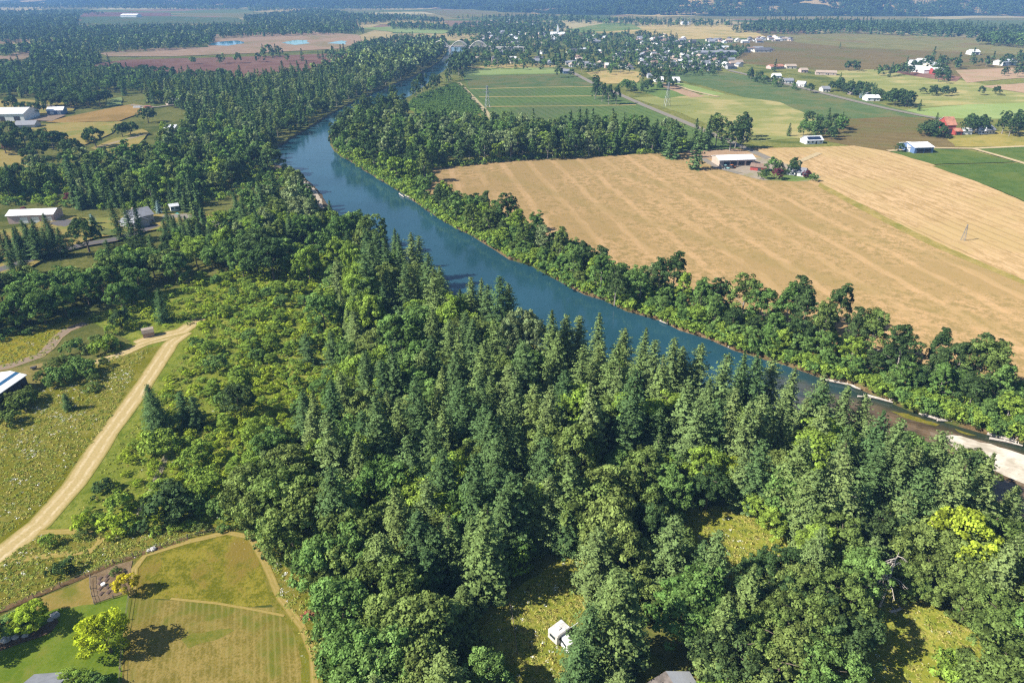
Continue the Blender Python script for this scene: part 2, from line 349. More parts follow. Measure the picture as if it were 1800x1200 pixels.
DRY = ground_mat('dry_grass', C(186, 164, 108), C(204, 182, 126), C(160, 152, 92), big=.012, mid=.06, fine=.5, bump=.1)
BROWN = ground_mat('ploughed_soil', C(140, 106, 90), C(158, 124, 106), C(128, 92, 80), big=.008, mid=.04, fine=.6, bump=.1, stripes=((heading((220, 125), (600, 100)), 9, .4, C(120, 88, 78), .3),))
TANPINK = ground_mat('dry_soil', C(176, 148, 120), C(192, 164, 136), C(160, 146, 108), big=.008, mid=.05, fine=.5, bump=.1)
OLIVE = ground_mat('olive_crop', C(120, 120, 72), C(140, 134, 84), C(132, 116, 80), big=.006, mid=.03, fine=.4, bump=.1)
OLBROWN = ground_mat('brown_crop', C(118, 104, 66), C(134, 118, 78), C(110, 112, 62), big=.008, mid=.05, fine=.5, bump=.1, stripes=((heading((1400, 100), (1700, 110)), 14, .3, C(100, 92, 60), .25),))
GREEN = ground_mat('green_crop', C(106, 130, 70), C(122, 144, 78), C(138, 146, 88), big=.010, mid=.05, fine=.6, bump=.1)
GREENDK = ground_mat('dark_green_crop', C(92, 114, 70), C(106, 124, 78), C(122, 122, 80), big=.008, mid=.05, fine=.6, bump=.15)
PALEGR = ground_mat('pale_green_crop', C(146, 166, 102), C(160, 176, 112), C(140, 160, 88), big=.01, mid=.04, fine=.5, bump=.1)
YGREEN = ground_mat('yellow_green_pasture', C(138, 146, 86), C(156, 158, 96), C(184, 172, 118), big=.011, mid=.05, fine=.5, bump=.12, streak=(.1, 3), cth=.55)
vine_dir = heading((1045, 150), (1185, 205))
VINE = ground_mat('vineyard_rows', C(100, 124, 70), C(114, 134, 78), C(106, 120, 80), big=.012, mid=.08, fine=.7, bump=.2, stripes=((R(90) + vine_dir * 0 + .25, 7.0, .5, C(76, 104, 54), .28),))
# --- right of the river
field('field', [(1100, 140), (1340, 60), (1480, 57), (1700, 66), (1800, 78), (1900, 92), (1900, 130), (1800, 130), (1640, 140), (1480, 128), (1290, 110)], OLBROWN, 'wide brown field beyond the town')
field('field', [(1350, 62), (1480, 56), (1700, 66), (1800, 78), (1900, 90), (1900, 102), (1690, 92), (1500, 84), (1400, 75)], OLIVE, 'olive field under the long wood')
field('field', [(990, 55), (1150, 45), (1240, 42), (1300, 45), (1350, 66), (1200, 70), (1150, 62)], DRY, 'tan hilltop field behind the town')
field('field', [(1000, 52), (1070, 40), (1110, 42), (1130, 52), (1010, 58)], GREEN, 'small green field behind the town')
field('field', [(1430, 126), (1540, 122), (1640, 134), (1740, 150), (1900, 150), (1900, 182), (1700, 184), (1600, 190), (1540, 165)], YGREEN, 'yellow-green pasture behind the road houses')
field('field', [(1575, 195), (1700, 184), (1900, 178), (1900, 206), (1720, 210), (1640, 206)], PALEGR, 'pale green crop field')
field('field', [(1280, 128), (1190, 126), (1140, 128), (1240, 152), (1360, 186), (1450, 214), (1500, 212), (1570, 208), (1640, 206), (1500, 172), (1400, 150)], GREENDK, 'long dark green field beside the road')
field('field', [(1440, 222), (1480, 210), (1580, 205), (1660, 210), (1740, 230), (1700, 258), (1640, 263), (1570, 268), (1500, 258), (1440, 246)], OLBROWN, 'brown fallow field by the white barn')
field('field', [(1660, 240), (1720, 232), (1900, 230), (1900, 262), (1760, 258), (1680, 258)], ground_mat('hay_yellow', C(160, 148, 80), C(176, 160, 90), C(140, 138, 70), mid=.06, fine=.5, bump=.1), 'yellowish hay field by the red barn')
field('field', [(1110, 172), (1180, 168), (1270, 166), (1370, 180), (1450, 214), (1440, 240), (1380, 245), (1330, 250), (1290, 240), (1200, 200)], YGREEN, 'patchy yellow-green hay field right of the road')
field('field', [(1092, 147), (1152, 146), (1212, 168), (1165, 174)], GREEN, 'small green crop strip by the road farm')
field('field', [(1150, 147), (1172, 147), (1240, 170), (1215, 172)], TANPINK, 'bare soil strip by the road farm')
field('field', [(1175, 146), (1202, 147), (1275, 166), (1242, 168)], PALEGR, 'bright green strip by the road farm')
field('field', [(1030, 128), (1090, 122), (1130, 128), (1120, 146), (1060, 148)], DRY, 'dry paddock at the road farm')
field('vineyard', [(812, 132), (990, 128), (1050, 150), (1120, 182), (1210, 220), (1320, 264), (1190, 272), (1000, 262), (860, 232), (840, 190)], VINE, 'broad green vineyard between grove and road')
field('vineyard', [(818, 134), (1000, 130), (1046, 152), (950, 153), (826, 156)], GREENDK, 'grey-green upper vineyard block')
field('field', [(812, 122), (960, 116), (990, 119), (1000, 129), (815, 133)], PALEGR, 'bright green strip at the town edge')
field('field', [(818, 120), (900, 112), (970, 113), (985, 119), (900, 120)], DRY, 'dry strip at the town edge')
field('orchard', [(712, 186), (735, 168), (800, 147), (812, 150), (848, 196), (820, 212), (740, 208)], ground_mat('orchard_grass', C(104, 138, 56), C(120, 150, 66), mid=.1, fine=.8, bump=.2), 'green triangular orchard by the river')
ribbon('track', [(806, 146), (825, 165), (850, 192), (866, 212)], 5, ground_mat('pale_track', C(190, 176, 138), C(204, 190, 150), bump=0), 'pale farm track between orchard and vineyard')
for pl, lb in (([(826, 157), (950, 154), (1047, 153)], 'upper'), ([(842, 171), (960, 170), (1080, 169)], 'middle'), ([(855, 188), (1000, 187), (1118, 185)], 'lower')):
    ribbon('track', pl, 4, DRY, lb + ' grass track across the vineyard')
field('field', [(1680, 124), (1780, 120), (1900, 118), (1900, 136), (1790, 138), (1700, 146), (1690, 134)], TANPINK, 'pinkish bare field right of the white farm')
field('field', [(1560, 126), (1600, 124), (1690, 136), (1680, 144), (1630, 138)], BROWN, 'purple-brown strip below the white farm')
field('field', [(1720, 152), (1800, 147), (1900, 146), (1900, 160), (1800, 164)], TANPINK, 'pinkish field edge above the pale green crop')
# straw fields
sA = heading((905, 312), (995, 432)); sB = heading((1500, 300), (1800, 420)); sB2 = heading((1470, 330), (1800, 480))
STRAW_A = ground_mat('straw_stubble', C(160, 139, 92), C(204, 170, 124), C(176, 150, 103), big=.018, mid=.26, fine=1.5, bump=.6,
    stripes=((sA, 17.5, .45, C(218, 182, 136), .16), (sA, 11, .25, C(164, 144, 92), .3), (sA + .5, 60, .4, C(160, 142, 90), .12)))
STRAW_B = ground_mat('straw_windrows', C(182, 154, 108), C(216, 184, 140), C(196, 170, 120), big=.015, mid=.25, fine=1.5, bump=.5, streak=(sB, 3), stripes=((sB, 6.5, .42, C(142, 122, 82), .15), (sB, 40, .25, C(218, 190, 142), .2)))
field('straw_field', [(735, 300), (770, 293), (900, 284), (1100, 273), (1225, 267), (1300, 262), (1500, 258), (1580, 270), (1640, 290), (1745, 332), (1900, 400), (2300, 560), (2300, 930), (1800, 756), (1500, 660), (1200, 566), (1000, 486), (900, 440), (790, 378), (750, 340)], STRAW_A, 'wide tan straw stubble field across the river')
field('straw_field', [(1300, 268), (1365, 262), (1500, 257), (1580, 270), (1640, 290), (1745, 332), (1900, 400), (2300, 560), (2300, 760), (1900, 552), (1800, 497), (1670, 440), (1600, 408), (1530, 372), (1440, 325), (1400, 300), (1340, 280)], STRAW_B, 'paler straw field with dark windrows')
field('field_edge', [(1440, 322), (1530, 368), (1600, 404), (1670, 438), (1800, 494), (1800, 502), (1665, 446), (1595, 413), (1525, 376), (1436, 328)], ground_mat('weedy_edge', C(150, 140, 76), C(180, 160, 100), C(130, 132, 60), mid=.15, fine=1, bump=.3), 'weedy green strip between the straw fields')
field('field', [(1205, 266), (1290, 262), (1330, 272), (1310, 282), (1260, 280), (1220, 278)], TANPINK, 'bare brown strip behind the white-roofed shed')
field('farmyard', [(1240, 288), (1300, 276), (1365, 280), (1400, 300), (1445, 312), (1420, 320), (1340, 318), (1270, 300)], ground_mat('yard_gravel', C(164, 152, 136), C(180, 168, 150), C(150, 148, 100), bump=.2), 'grey gravel farmyard in the straw field')
field('lawn', [(1330, 306), (1370, 296), (1420, 306), (1440, 314), (1400, 320), (1350, 318)], GREEN, 'green lawn round the farmyard house')
vB = ground_mat('vine_block', C(84, 108, 52), C(100, 122, 62), C(110, 124, 60), big=.02, mid=.1, fine=.9, bump=.3, stripes=((heading((1600, 275), (1780, 284)), 3.2, .5, C(70, 92, 44), .3),))
field('vineyard', [(1565, 268), (1640, 262), (1700, 265), (1785, 286), (1700, 288), (1640, 290)], vB, 'dark green vineyard block behind the straw field')
field('vineyard', [(1640, 293), (1700, 290), (1790, 288), (1900, 300), (1900, 398), (1745, 331)], vB, 'lower dark green vineyard block with straw edge')
field('vineyard', [(1715, 263), (1800, 259), (1900, 258), (1900, 296), (1800, 286)], vB, 'small dark green vineyard block at the lane')
PALETRK = ground_mat('lane_dust', C(190, 172, 136), C(206, 188, 150), bump=.1)
ribbon('lane', [(1560, 266), (1640, 261), (1710, 262), (1800, 258), (1900, 256)], 4, PALETRK, 'pale lane behind the vineyard blocks')
ribbon('lane', [(1710, 262), (1760, 276), (1800, 288), (1900, 318)], 4, PALETRK, 'pale lane between the vineyard blocks')
ROAD = road_mat('asphalt_pale', C(158, 152, 144), C(176, 164, 130), C(150, 146, 140))
ribbon('road', [(985, 119), (1010, 130), (1040, 146), (1085, 165), (1130, 185), (1200, 214), (1260, 240), (1320, 266), (1352, 280)], 7, ROAD, 'grey country road beside the vineyard')
ribbon('road', [(1280, 124), (1330, 136), (1420, 158), (1500, 178), (1560, 192), (1620, 204), (1660, 211)], 8, ROAD, 'grey road past the row of houses')
ribbon('driveway', [(1236, 280), (1262, 296), (1300, 306)], 5, ROAD, 'driveway to the farmyard')
ribbon('driveway', [(1352, 280), (1390, 292), (1440, 270)], 4, PALETRK, 'dusty driveway behind the farmyard')
ribbon('driveway', [(1180, 148), (1215, 160), (1262, 171)], 5, PALETRK, 'farm driveway by the white sheds')
# --- left of the river, far
field('field', [(140, 44), (150, 27), (300, 29), (420, 32), (430, 40), (300, 43), (200, 46)], GREENDK, 'dark green field beyond the gravel ponds')
field('field', [(140, 30), (150, 22), (300, 23), (300, 29)], BROWN, 'brown far field above the dark green one')
field('field', [(175, 94), (250, 86), (365, 84), (370, 62), (450, 58), (540, 55), (630, 62), (640, 74), (600, 86), (450, 94), (300, 100), (190, 100)], TANPINK, 'pinkish dry ground round the gravel ponds')
field('field', [(145, 116), (220, 106), (450, 100), (612, 94), (640, 92), (570, 118), (480, 140), (340, 138), (240, 130), (180, 124)], BROWN, 'purple-brown ploughed field')
field('field', [(10, 100), (45, 86), (60, 96), (40, 106), (-60, 112), (-60, 92)], TANPINK, 'dry ground left of the far grove')
field('field', [(-60, 124), (10, 112), (150, 108), (150, 124), (60, 130), (-60, 134)], PALEGR, 'pale green strip before the ploughed field')
field('field', [(620, 42), (700, 34), (780, 38), (790, 46), (700, 44)], DRY, 'pale straw field beyond the river')
field('field', [(630, 50), (700, 47), (790, 54), (780, 60), (700, 58)], PALEGR, 'pale green field beyond the river')
field('field', [(440, 22), (500, 14), (560, 17), (500, 23)], DRY, 'pale far straw field')
field('field', [(740, 20), (900, 14), (1000, 16), (960, 28), (800, 32)], OLIVE, 'olive far valley field')
field('field', [(1020, 24), (1100, 12), (1300, 10), (1330, 26), (1160, 30)], DRY, 'dry valley fields below the blue hills')
POND = paint('pond_water', (.02, .16, .28, 1), .08, .05, .02)
POND2 = paint('pond_turquoise', (.12, .30, .30, 1), .1, .05, .02)
for pl, m, lb in (([(368, 80), (372, 76), (420, 72), (426, 77), (400, 81)], POND, 'bright blue pond behind the ploughed field'), ([(186, 77), (192, 70), (240, 68), (290, 70), (288, 76), (240, 79)], POND, 'long blue pond behind a row of trees'),
              ([(498, 76), (520, 71), (545, 72), (540, 77), (515, 80)], POND2, 'pale turquoise quarry pond'), ([(578, 77), (600, 72), (614, 74), (604, 79)], POND2, 'small turquoise quarry pond beside the trees')):
    tag(flat('pond', densify([at(*p) for p in pl], 30, 6, seed=3), zlay(True), m), lb, kind='structure')
# left middle farmland
LAWN_DRY = ground_mat('dry_lawn', C(184, 166, 96), C(198, 178, 110), C(158, 162, 86), big=.02, mid=.12, fine=1, bump=.15)
field('field', [(80, 216), (150, 200), (236, 184), (262, 188), (250, 200), (210, 214), (110, 217)], ground_mat('gold_field', C(186, 152, 92), C(200, 166, 104), C(170, 142, 84), big=.02, mid=.1, fine=.9, bump=.1), 'golden dry field on the far farm')
field('field', [(40, 222), (110, 217), (215, 215), (200, 235), (150, 256), (90, 244)], LAWN_DRY, 'pale pasture below the golden field')
field('field', [(-80, 300), (-60, 262), (50, 268), (80, 286), (40, 300)], LAWN_DRY, 'pale lawn among dark round trees')
field('field', [(160, 262), (200, 246), (250, 228), (262, 236), (240, 262), (200, 276)], LAWN_DRY, 'dry clearing behind the left woods')
field('field', [(-80, 215), (-60, 180), (40, 176), (130, 182), (130, 196), (60, 202), (10, 214)], LAWN_DRY, 'farmyard grass at the far barns')
field('field', [(185, 178), (215, 172), (215, 186), (190, 188)], PALEGR, 'small bright lawn at the far trees')
ribbon('driveway', [(-60, 196), (20, 194), (80, 186), (130, 191)], 6, ROAD, 'pale driveway of the far barns')
ribbon('driveway', [(170, 262), (210, 250), (255, 238)], 5, PALETRK, 'dirt drive behind the left woods')
ribbon('driveway', [(230, 186), (270, 190), (300, 186), (340, 182)], 6, ROAD, 'driveway of the far house in firs')
field('farmyard', [(50, 213), (85, 202), (115, 204), (92, 215)], ground_mat('arena', C(170, 150, 130), C(184, 164, 142), bump=0), 'bare riding arena by the far barn')
# grey house compound
field('yard', [(0, 408), (60, 398), (100, 374), (128, 384), (170, 386), (260, 380), (300, 378), (380, 380), (410, 395), (400, 404), (350, 400), (300, 402), (240, 412), (170, 420), (110, 440), (60, 470), (0, 500)], LAWN_DRY, 'dry yard round the grey house')
field('lawn', [(166, 415), (190, 404), (222, 410), (200, 417)], GREEN, 'small lawn before the grey house')
ASPH = road_mat('asphalt_grey', C(120, 118, 122), C(140, 130, 110), C(112, 110, 114))
ribbon('driveway', [(-60, 500), (-10, 480), (30, 468), (80, 450), (150, 432), (200, 424), (250, 408), (275, 398)], 6, ASPH, 'grey asphalt drive of the grey house')
ribbon('driveway', [(95, 398), (110, 394), (130, 395)], 12, ASPH, 'asphalt apron of the long barn')
ribbon('driveway', [(285, 384), (320, 382), (360, 390), (400, 402)], 7, ROAD, 'gravel drive right of the grey house')
ribbon('driveway', [(-60, 512), (0, 497), (36, 486)], 5, PALETRK, 'pale lane at the edge of the yard')
POOL = paint('pool_water', (.06, .40, .42, 1), .08, .04, .1)
flat('swimming_pool', [at(*p) for p in [(302, 378), (312, 375), (318, 378), (308, 382)]], zlay(False) + .02, POOL, kind='thing')
tag(bpy.data.objects['swimming_pool'], 'turquoise swimming pool beside the grey house', 'pool')
# --- foreground left meadows (colours scaled brighter than the far crops)
C = lambda r, g, b, k=1.72: (min(lin(r) / k, .8), min(lin(g) / k, .8), min(lin(b) / k, .8), 1)
LAYER[0] = 0
SCRUBG = ground_mat('scrub_grass', C(112, 132, 44), C(168, 172, 80), C(140, 152, 58), big=.05, mid=.3, fine=1.7, bump=.6, flower=.15)
field('scrub_grass', [(120, 660), (230, 600), (150, 560), (250, 520), (420, 480), (560, 430), (640, 470), (640, 700), (480, 800), (420, 925), (250, 940), (90, 945), (60, 930)], SCRUBG, 'green-yellow rough grass under the scrub', far=False)
MEADOW = ground_mat('wildflower_meadow', C(122, 126, 42), C(166, 158, 76), C(132, 132, 36), big=.06, mid=.3, fine=2.0, bump=.6, flower=.2)
field('meadow', [(-120, 1050), (-120, 760), (0, 735), (30, 700), (120, 660), (200, 622), (262, 610), (290, 606), (210, 745), (85, 905), (0, 962)], MEADOW, 'wildflower meadow left of the mown track', far=False)
MOUND = ground_mat('mound_grass', C(150, 140, 44), C(176, 164, 62), C(140, 142, 40), big=.05, mid=.25, fine=1.6, bump=.5)
field('meadow', [(-120, 670), (-100, 600), (0, 592), (60, 572), (140, 556), (150, 566), (112, 584), (88, 622), (40, 638), (0, 650)], MOUND, 'yellow-green meadow beyond the gravel lane', far=False)
field('orchard', [(-120, 760), (-100, 660), (30, 645), (110, 632), (160, 636), (130, 662), (60, 690), (30, 705), (0, 735)], ground_mat('orchard_ground', C(150, 144, 80), C(184, 162, 108), C(126, 132, 62), big=.06, mid=.3, fine=1.8, bump=.5), 'dry grass under the small orchard trees', far=False)
LOWER = ground_mat('rough_meadow', C(120, 124, 40), C(160, 148, 74), C(136, 138, 50), big=.05, mid=.3, fine=1.9, bump=.6, flower=.7)
field('meadow', [(-120, 1190), (-120, 1060), (0, 985), (70, 935), (120, 935), (250, 930), (410, 918), (420, 932), (330, 952), (230, 988), (150, 1014), (0, 1078)], LOWER, 'rough flowery meadow below the mown track', far=False)
DRYLAWN = ground_mat('parched_lawn', C(168, 150, 76), C(188, 164, 96), C(140, 142, 60), big=.06, mid=.25, fine=1.6, bump=.3)
field('lawn', [(-120, 1150), (0, 1082), (150, 1018), (162, 1010), (166, 1062), (100, 1074), (40, 1092), (-40, 1112)], DRYLAWN, 'parched tan strip above the green lawn', far=False)
LAWN = ground_mat('green_lawn', C(116, 142, 46), C(136, 156, 58), C(152, 154, 74), big=.05, mid=.2, fine=1.8, bump=.2, cth=.6)
field('lawn', [(-200, 1300), (-120, 1140), (-40, 1108), (40, 1088), (100, 1070), (166, 1060), (228, 1044), (226, 1090), (216, 1140), (212, 1300)], LAWN, 'bright green lawn round the yellow-green tree', far=False)
MOWN_A = ground_mat('uncut_grass', C(118, 122, 38), C(170, 160, 66), C(156, 138, 66), big=.08, mid=.3, fine=1.8, bump=.6, flower=.1)
field('meadow', [(240, 984), (330, 950), (405, 934), (436, 946), (466, 1005), (480, 1062), (440, 1068), (380, 1062), (310, 1054), (240, 1050), (232, 1020)], MOWN_A, 'golden-green uncut patch inside the mown field', far=False)
mow = heading((300, 1080), (285, 1200))
MOWN_B = ground_mat('mown_field', C(140, 130, 60), C(178, 158, 90), C(126, 132, 52), big=.07, mid=.3, fine=2.4, bump=.35, stripes=((mow, 1.15, .28, C(196, 178, 114), .25),))
field('mown_field', [(212, 1320), (216, 1130), (228, 1050), (240, 1050), (310, 1054), (380, 1062), (440, 1068), (484, 1066), (520, 1104), (534, 1150), (536, 1320)], MOWN_B, 'mown tan field with faint cutting lines', far=False)
field('meadow', [(446, 938), (640, 1000), (660, 1060), (600, 1300), (530, 1300), (528, 1150), (512, 1102), (478, 1062), (460, 1005)], LOWER, 'rough grass between mown field and wood', far=False)
field('lawn', [(322, 1126), (335, 1116), (356, 1110), (382, 1107), (404, 1106), (412, 1110), (396, 1117), (372, 1124), (350, 1134), (332, 1136)], ground_mat('green_patch', C(122, 132, 48), C(150, 146, 68), mid=.4, bump=.2), 'small greener patch in the mown field', far=False, jit=.6)
CLEAR = ground_mat('clearing_grass', C(122, 134, 46), C(172, 168, 82), C(142, 146, 56), big=.07, mid=.3, fine=1.8, bump=.7, flower=.5)
field('clearing', [(820, 1320), (830, 1100), (880, 1050), (960, 1000), (1010, 960), (1060, 1000), (1050, 1060), (1130, 1130), (1250, 1250), (1200, 1320)], CLEAR, 'sunny grass clearing round the camper', far=False)
field('clearing', [(1180, 935), (1200, 895), (1260, 890), (1330, 900), (1420, 950), (1420, 1010), (1320, 1050), (1250, 1020)], CLEAR, 'sunny clearing among the firs', far=False)
field('clearing', [(1330, 1320), (1400, 1150), (1520, 1060), (1560, 1020), (1640, 1060), (1700, 1100), (1780, 1150), (1900, 1320)], CLEAR, 'grass clearing below the dead tree', far=False)
TRACK = road_mat('mown_track', C(200, 178, 128), C(156, 146, 80), C(224, 204, 164))
ribbon('mown_track', [(-70, 1030), (0, 976), (70, 920), (130, 852), (190, 762), (245, 688), (300, 604), (325, 584)], (6.0, 5.4), TRACK, 'straw-coloured mown track down the meadow', far=False)
ribbon('mown_track', [(322, 582), (290, 594), (255, 603), (215, 622), (165, 637), (140, 645)], (5.5, 3.0), TRACK, 'narrow mown track past the shed', far=False)
ribbon('mown_track', [(240, 604), (262, 596), (320, 582), (350, 560)], 6, TRACK, 'trampled straw ground by the shed', far=False)
ribbon('path', [(306, 778), (290, 806), (272, 850), (258, 880), (246, 905)], 1.6, ground_mat('old_path', C(168, 160, 130), C(190, 180, 150), C(120, 130, 60), mid=.5, fine=2, bump=.3), 'old pale path through the scrub', far=False)
ribbon('lane', [(150, 568), (118, 580), (100, 594), (86, 612), (70, 625), (20, 642), (-60, 660)], 4.0, road_mat('gravel_lane', C(156, 138, 122), C(170, 150, 110), C(146, 132, 120)), 'grey-brown gravel lane behind the metal barn', far=False)
MOWEDGE = road_mat('worn_path', C(172, 154, 90), C(140, 130, 56), C(190, 168, 110))
ribbon('path', [(232, 1046), (236, 1000), (256, 975), (330, 952), (400, 936), (440, 944), (466, 990), (492, 1050), (530, 1100), (550, 1150), (556, 1260)], 1.5, MOWEDGE, 'worn path round the mown field', far=False)
ribbon('path', [(300, 1052), (380, 1060), (450, 1072), (500, 1082)], 0.6, MOWEDGE, 'faint path across the mown field', far=False)
ribbon('path', [(68, 936), (120, 934), (170, 938), (178, 948), (160, 968), (80, 978), (20, 985)], 1.8, MOWEDGE, 'faint worn loop in the rough meadow', far=False)
field('garden_bed', [(157, 1013), (204, 993), (234, 985), (230, 1040), (200, 1050), (165, 1061)], ground_mat('garden_soil', C(146, 124, 96), C(170, 148, 116), C(120, 110, 66), mid=.5, fine=3, bump=.5), 'bare garden plot beside the golden tree', far=False)
field('garden_bed', [(-60, 1150), (0, 1128), (60, 1110), (100, 1085), (106, 1092), (90, 1112), (40, 1130), (0, 1145), (-60, 1170)], ground_mat('bed_soil', C(110, 92, 74), C(136, 116, 96), mid=.6, fine=3, bump=.5), 'dark planted border on the lawn', far=False)
ribbon('path', [(-60, 1104), (0, 1074), (60, 1048), (150, 1012), (200, 990), (235, 978), (330, 946)], 1.3, ground_mat('fence_dirt', C(120, 96, 66), C(150, 124, 88), mid=.6, fine=3, bump=.4), 'bare dirt line under the meadow fence', far=False)

C = lambda r, g, b, k=2.08: (min(lin(r) / k, .8), min(lin(g) / k, .8), min(lin(b) / k, .8), 1)
# ------------------------------------------------------------------ hills
HILLS = [(1250, 3420, 780, 400, 125), (2250, 3600, 600, 360, 34), (250, 4700, 900, 600, 140), (-800, 4800, 700, 560, 125), (-2100, 5200, 900, 600, 95), (820, 3350, 240, 220, 40), (3200, 4400, 800, 500, 30)]
HILL_MIN_Y = 2750.0
def hz(x, y):
    if y < HILL_MIN_Y: return 0.0
    h = sum(a * math.exp(-((x - cx) / sx) ** 2 - ((y - c_y) / sy) ** 2) for cx, c_y, sx, sy, a in HILLS)
    h *= 1 + .22 * math.sin(x * .011 + y * .006) + .15 * math.sin(x * .023 - y * .017)
    return max(h - 6, 0) * min(1, (y - HILL_MIN_Y) / 200)
def hills():
    m, nt, out = newmat('hill_cover'); g = nt.nodes.new('ShaderNodeNewGeometry'); pos = g.outputs['Position']
    c = mixc(nt, ramp(nt, noise(nt, pos, .05, 4, .7), .35, .65), C(44, 60, 40), C(66, 82, 50))
    c = mixc(nt, ramp(nt, noise(nt, pos, .0042, 4, .62, .5),   .57, .60), c, C(196, 170, 122))
    d = nt.nodes.new('ShaderNodeBsdfDiffuse'); nt.links.new(c, d.inputs[0]); bp = N(nt, 'ShaderNodeBump', Strength=1.0, Distance=6)
    nt.links.new(noise(nt, pos, .06, 4, .7), bp.inputs['Height']); nt.links.new(bp.outputs[0], d.inputs['Normal']); nt.links.new(d.outputs[0], out.inputs[0])
    nx, ny = 130, 70; vs = []; fs = []
    for j in range(ny):
        for i in range(nx):
            x = -4200 + 9000 * i / (nx - 1); y = 2760 + 4200 * j / (ny - 1); vs.append((x, y, hz(x, y) - .6))
    for j in range(ny - 1):
        for i in range(nx - 1): a = j * nx + i; fs.append((a, a + 1, a + nx + 1, a + nx))
    me = bpy.data.meshes.new('hills'); me.from_pydata(vs, [], fs); me.update(); me.materials.append(m)
    for p in me.polygons: p.use_smooth = True
    tag(link('hills', me), 'hazy blue wooded hills along the top of the photo', kind='structure')
hills()

# ------------------------------------------------------------------ foliage prototypes (meshes only; the trees below share them)
def quads_mesh(name, P, Nn, S, tone, mat, r, aspect=(.75, 1.25)):
    """n leaf clumps: irregular quads at P with normals Nn and sizes S"""
    n = len(P); Nn = Nn / (np.linalg.norm(Nn, axis=1, keepdims=True) + 1e-9)
    a = np.cross(Nn, r.normal(size=(n, 3))); a /= np.linalg.norm(a, axis=1, keepdims=True) + 1e-9; b = np.cross(Nn, a)
    S = S[:, None]; asp = r.uniform(*aspect, size=(n, 1)); V = np.empty((n, 4, 3))
    for k, (u, v) in enumerate(((1, 0), (0, 1), (-1, 0), (0, -1))):
        V[:, k] = P + (a * u * asp + b * v / asp) * S * r.uniform(.65, 1.15, size=(n, 1)) * .62 + Nn * S * r.uniform(-.22, .22, size=(n, 1))
    me = bpy.data.meshes.new(name); me.vertices.add(n * 4); me.vertices.foreach_set('co', V.reshape(-1).astype(np.float32))
    me.loops.add(n * 4); me.loops.foreach_set('vertex_index', np.arange(n * 4, dtype=np.int32))
    me.polygons.add(n); me.polygons.foreach_set('loop_start', np.arange(0, n * 4, 4, dtype=np.int32)); me.polygons.foreach_set('loop_total', np.full(n, 4, dtype=np.int32))
    t = me.attributes.new('tone', 'FLOAT', 'FACE'); t.data.foreach_set('value', np.clip(tone, 0, 1).astype(np.float32))
    me.update(); me.validate(); me.materials.append(mat); return me
def unit(r, n):
    d = r.normal(size=(n, 3)); return d / np.linalg.norm(d, axis=1, keepdims=True)
def crown_arrays(seed, H, Rr, base, nclump, cr, leaf, nleaf, prof, lump=.25):
    """broadleaf crown: leaf clumps on the shells of many rounded sub-crowns"""
    r = np.random.default_rng(seed); cz = H * (1 + base) / 2; hz_ = H * (1 - base) / 2
    d = unit(r, nclump * 3); d[:, 2] = np.where(d[:, 2] < -.55, -d[:, 2], d[:, 2]); d = d[:nclump]
    az = np.arctan2(d[:, 1], d[:, 0]); ph = r.uniform(0, 6.28, 3)
    k = 1 + lump * (np.sin(az * 2 + ph[0]) * .5 + np.sin(az * 3 + ph[1] + d[:, 2] * 3) * .5)
    rad = r.uniform(.55, .92, nclump) ** .7 * k
    w = prof(d[:, 2])
    c = np.stack([d[:, 0] * Rr * rad * w, d[:, 1] * Rr * rad * w, cz + d[:, 2] * hz_ * rad], 1)
    c[:, 2] = np.clip(c[:, 2], H * base * .9, H - cr * .5)
    crr = cr * r.uniform(.65, 1.35, nclump)
    n = nclump * nleaf; ci = np.repeat(np.arange(nclump), nleaf); u = unit(r, n)
    out = c[ci] - np.array([0, 0, cz - hz_ * .3]); out /= np.linalg.norm(out, axis=1, keepdims=True) + 1e-9
    u = u + out * .55 + np.array([0, 0, .25]); u /= np.linalg.norm(u, axis=1, keepdims=True)
    sq = np.array([1, 1, .82]); P = c[ci] + u * sq * (crr[ci] * r.uniform(.72, 1.08, n))[:, None]
    Nn = u * .9 + r.normal(size=(n, 3)) * .42 + np.array([0, 0, .15])
    tone = .5 + (r.normal(size=nclump) * .20)[ci] + r.normal(size=n) * .16
    return P, Nn, leaf * r.uniform(.6, 1.3, n), tone, r
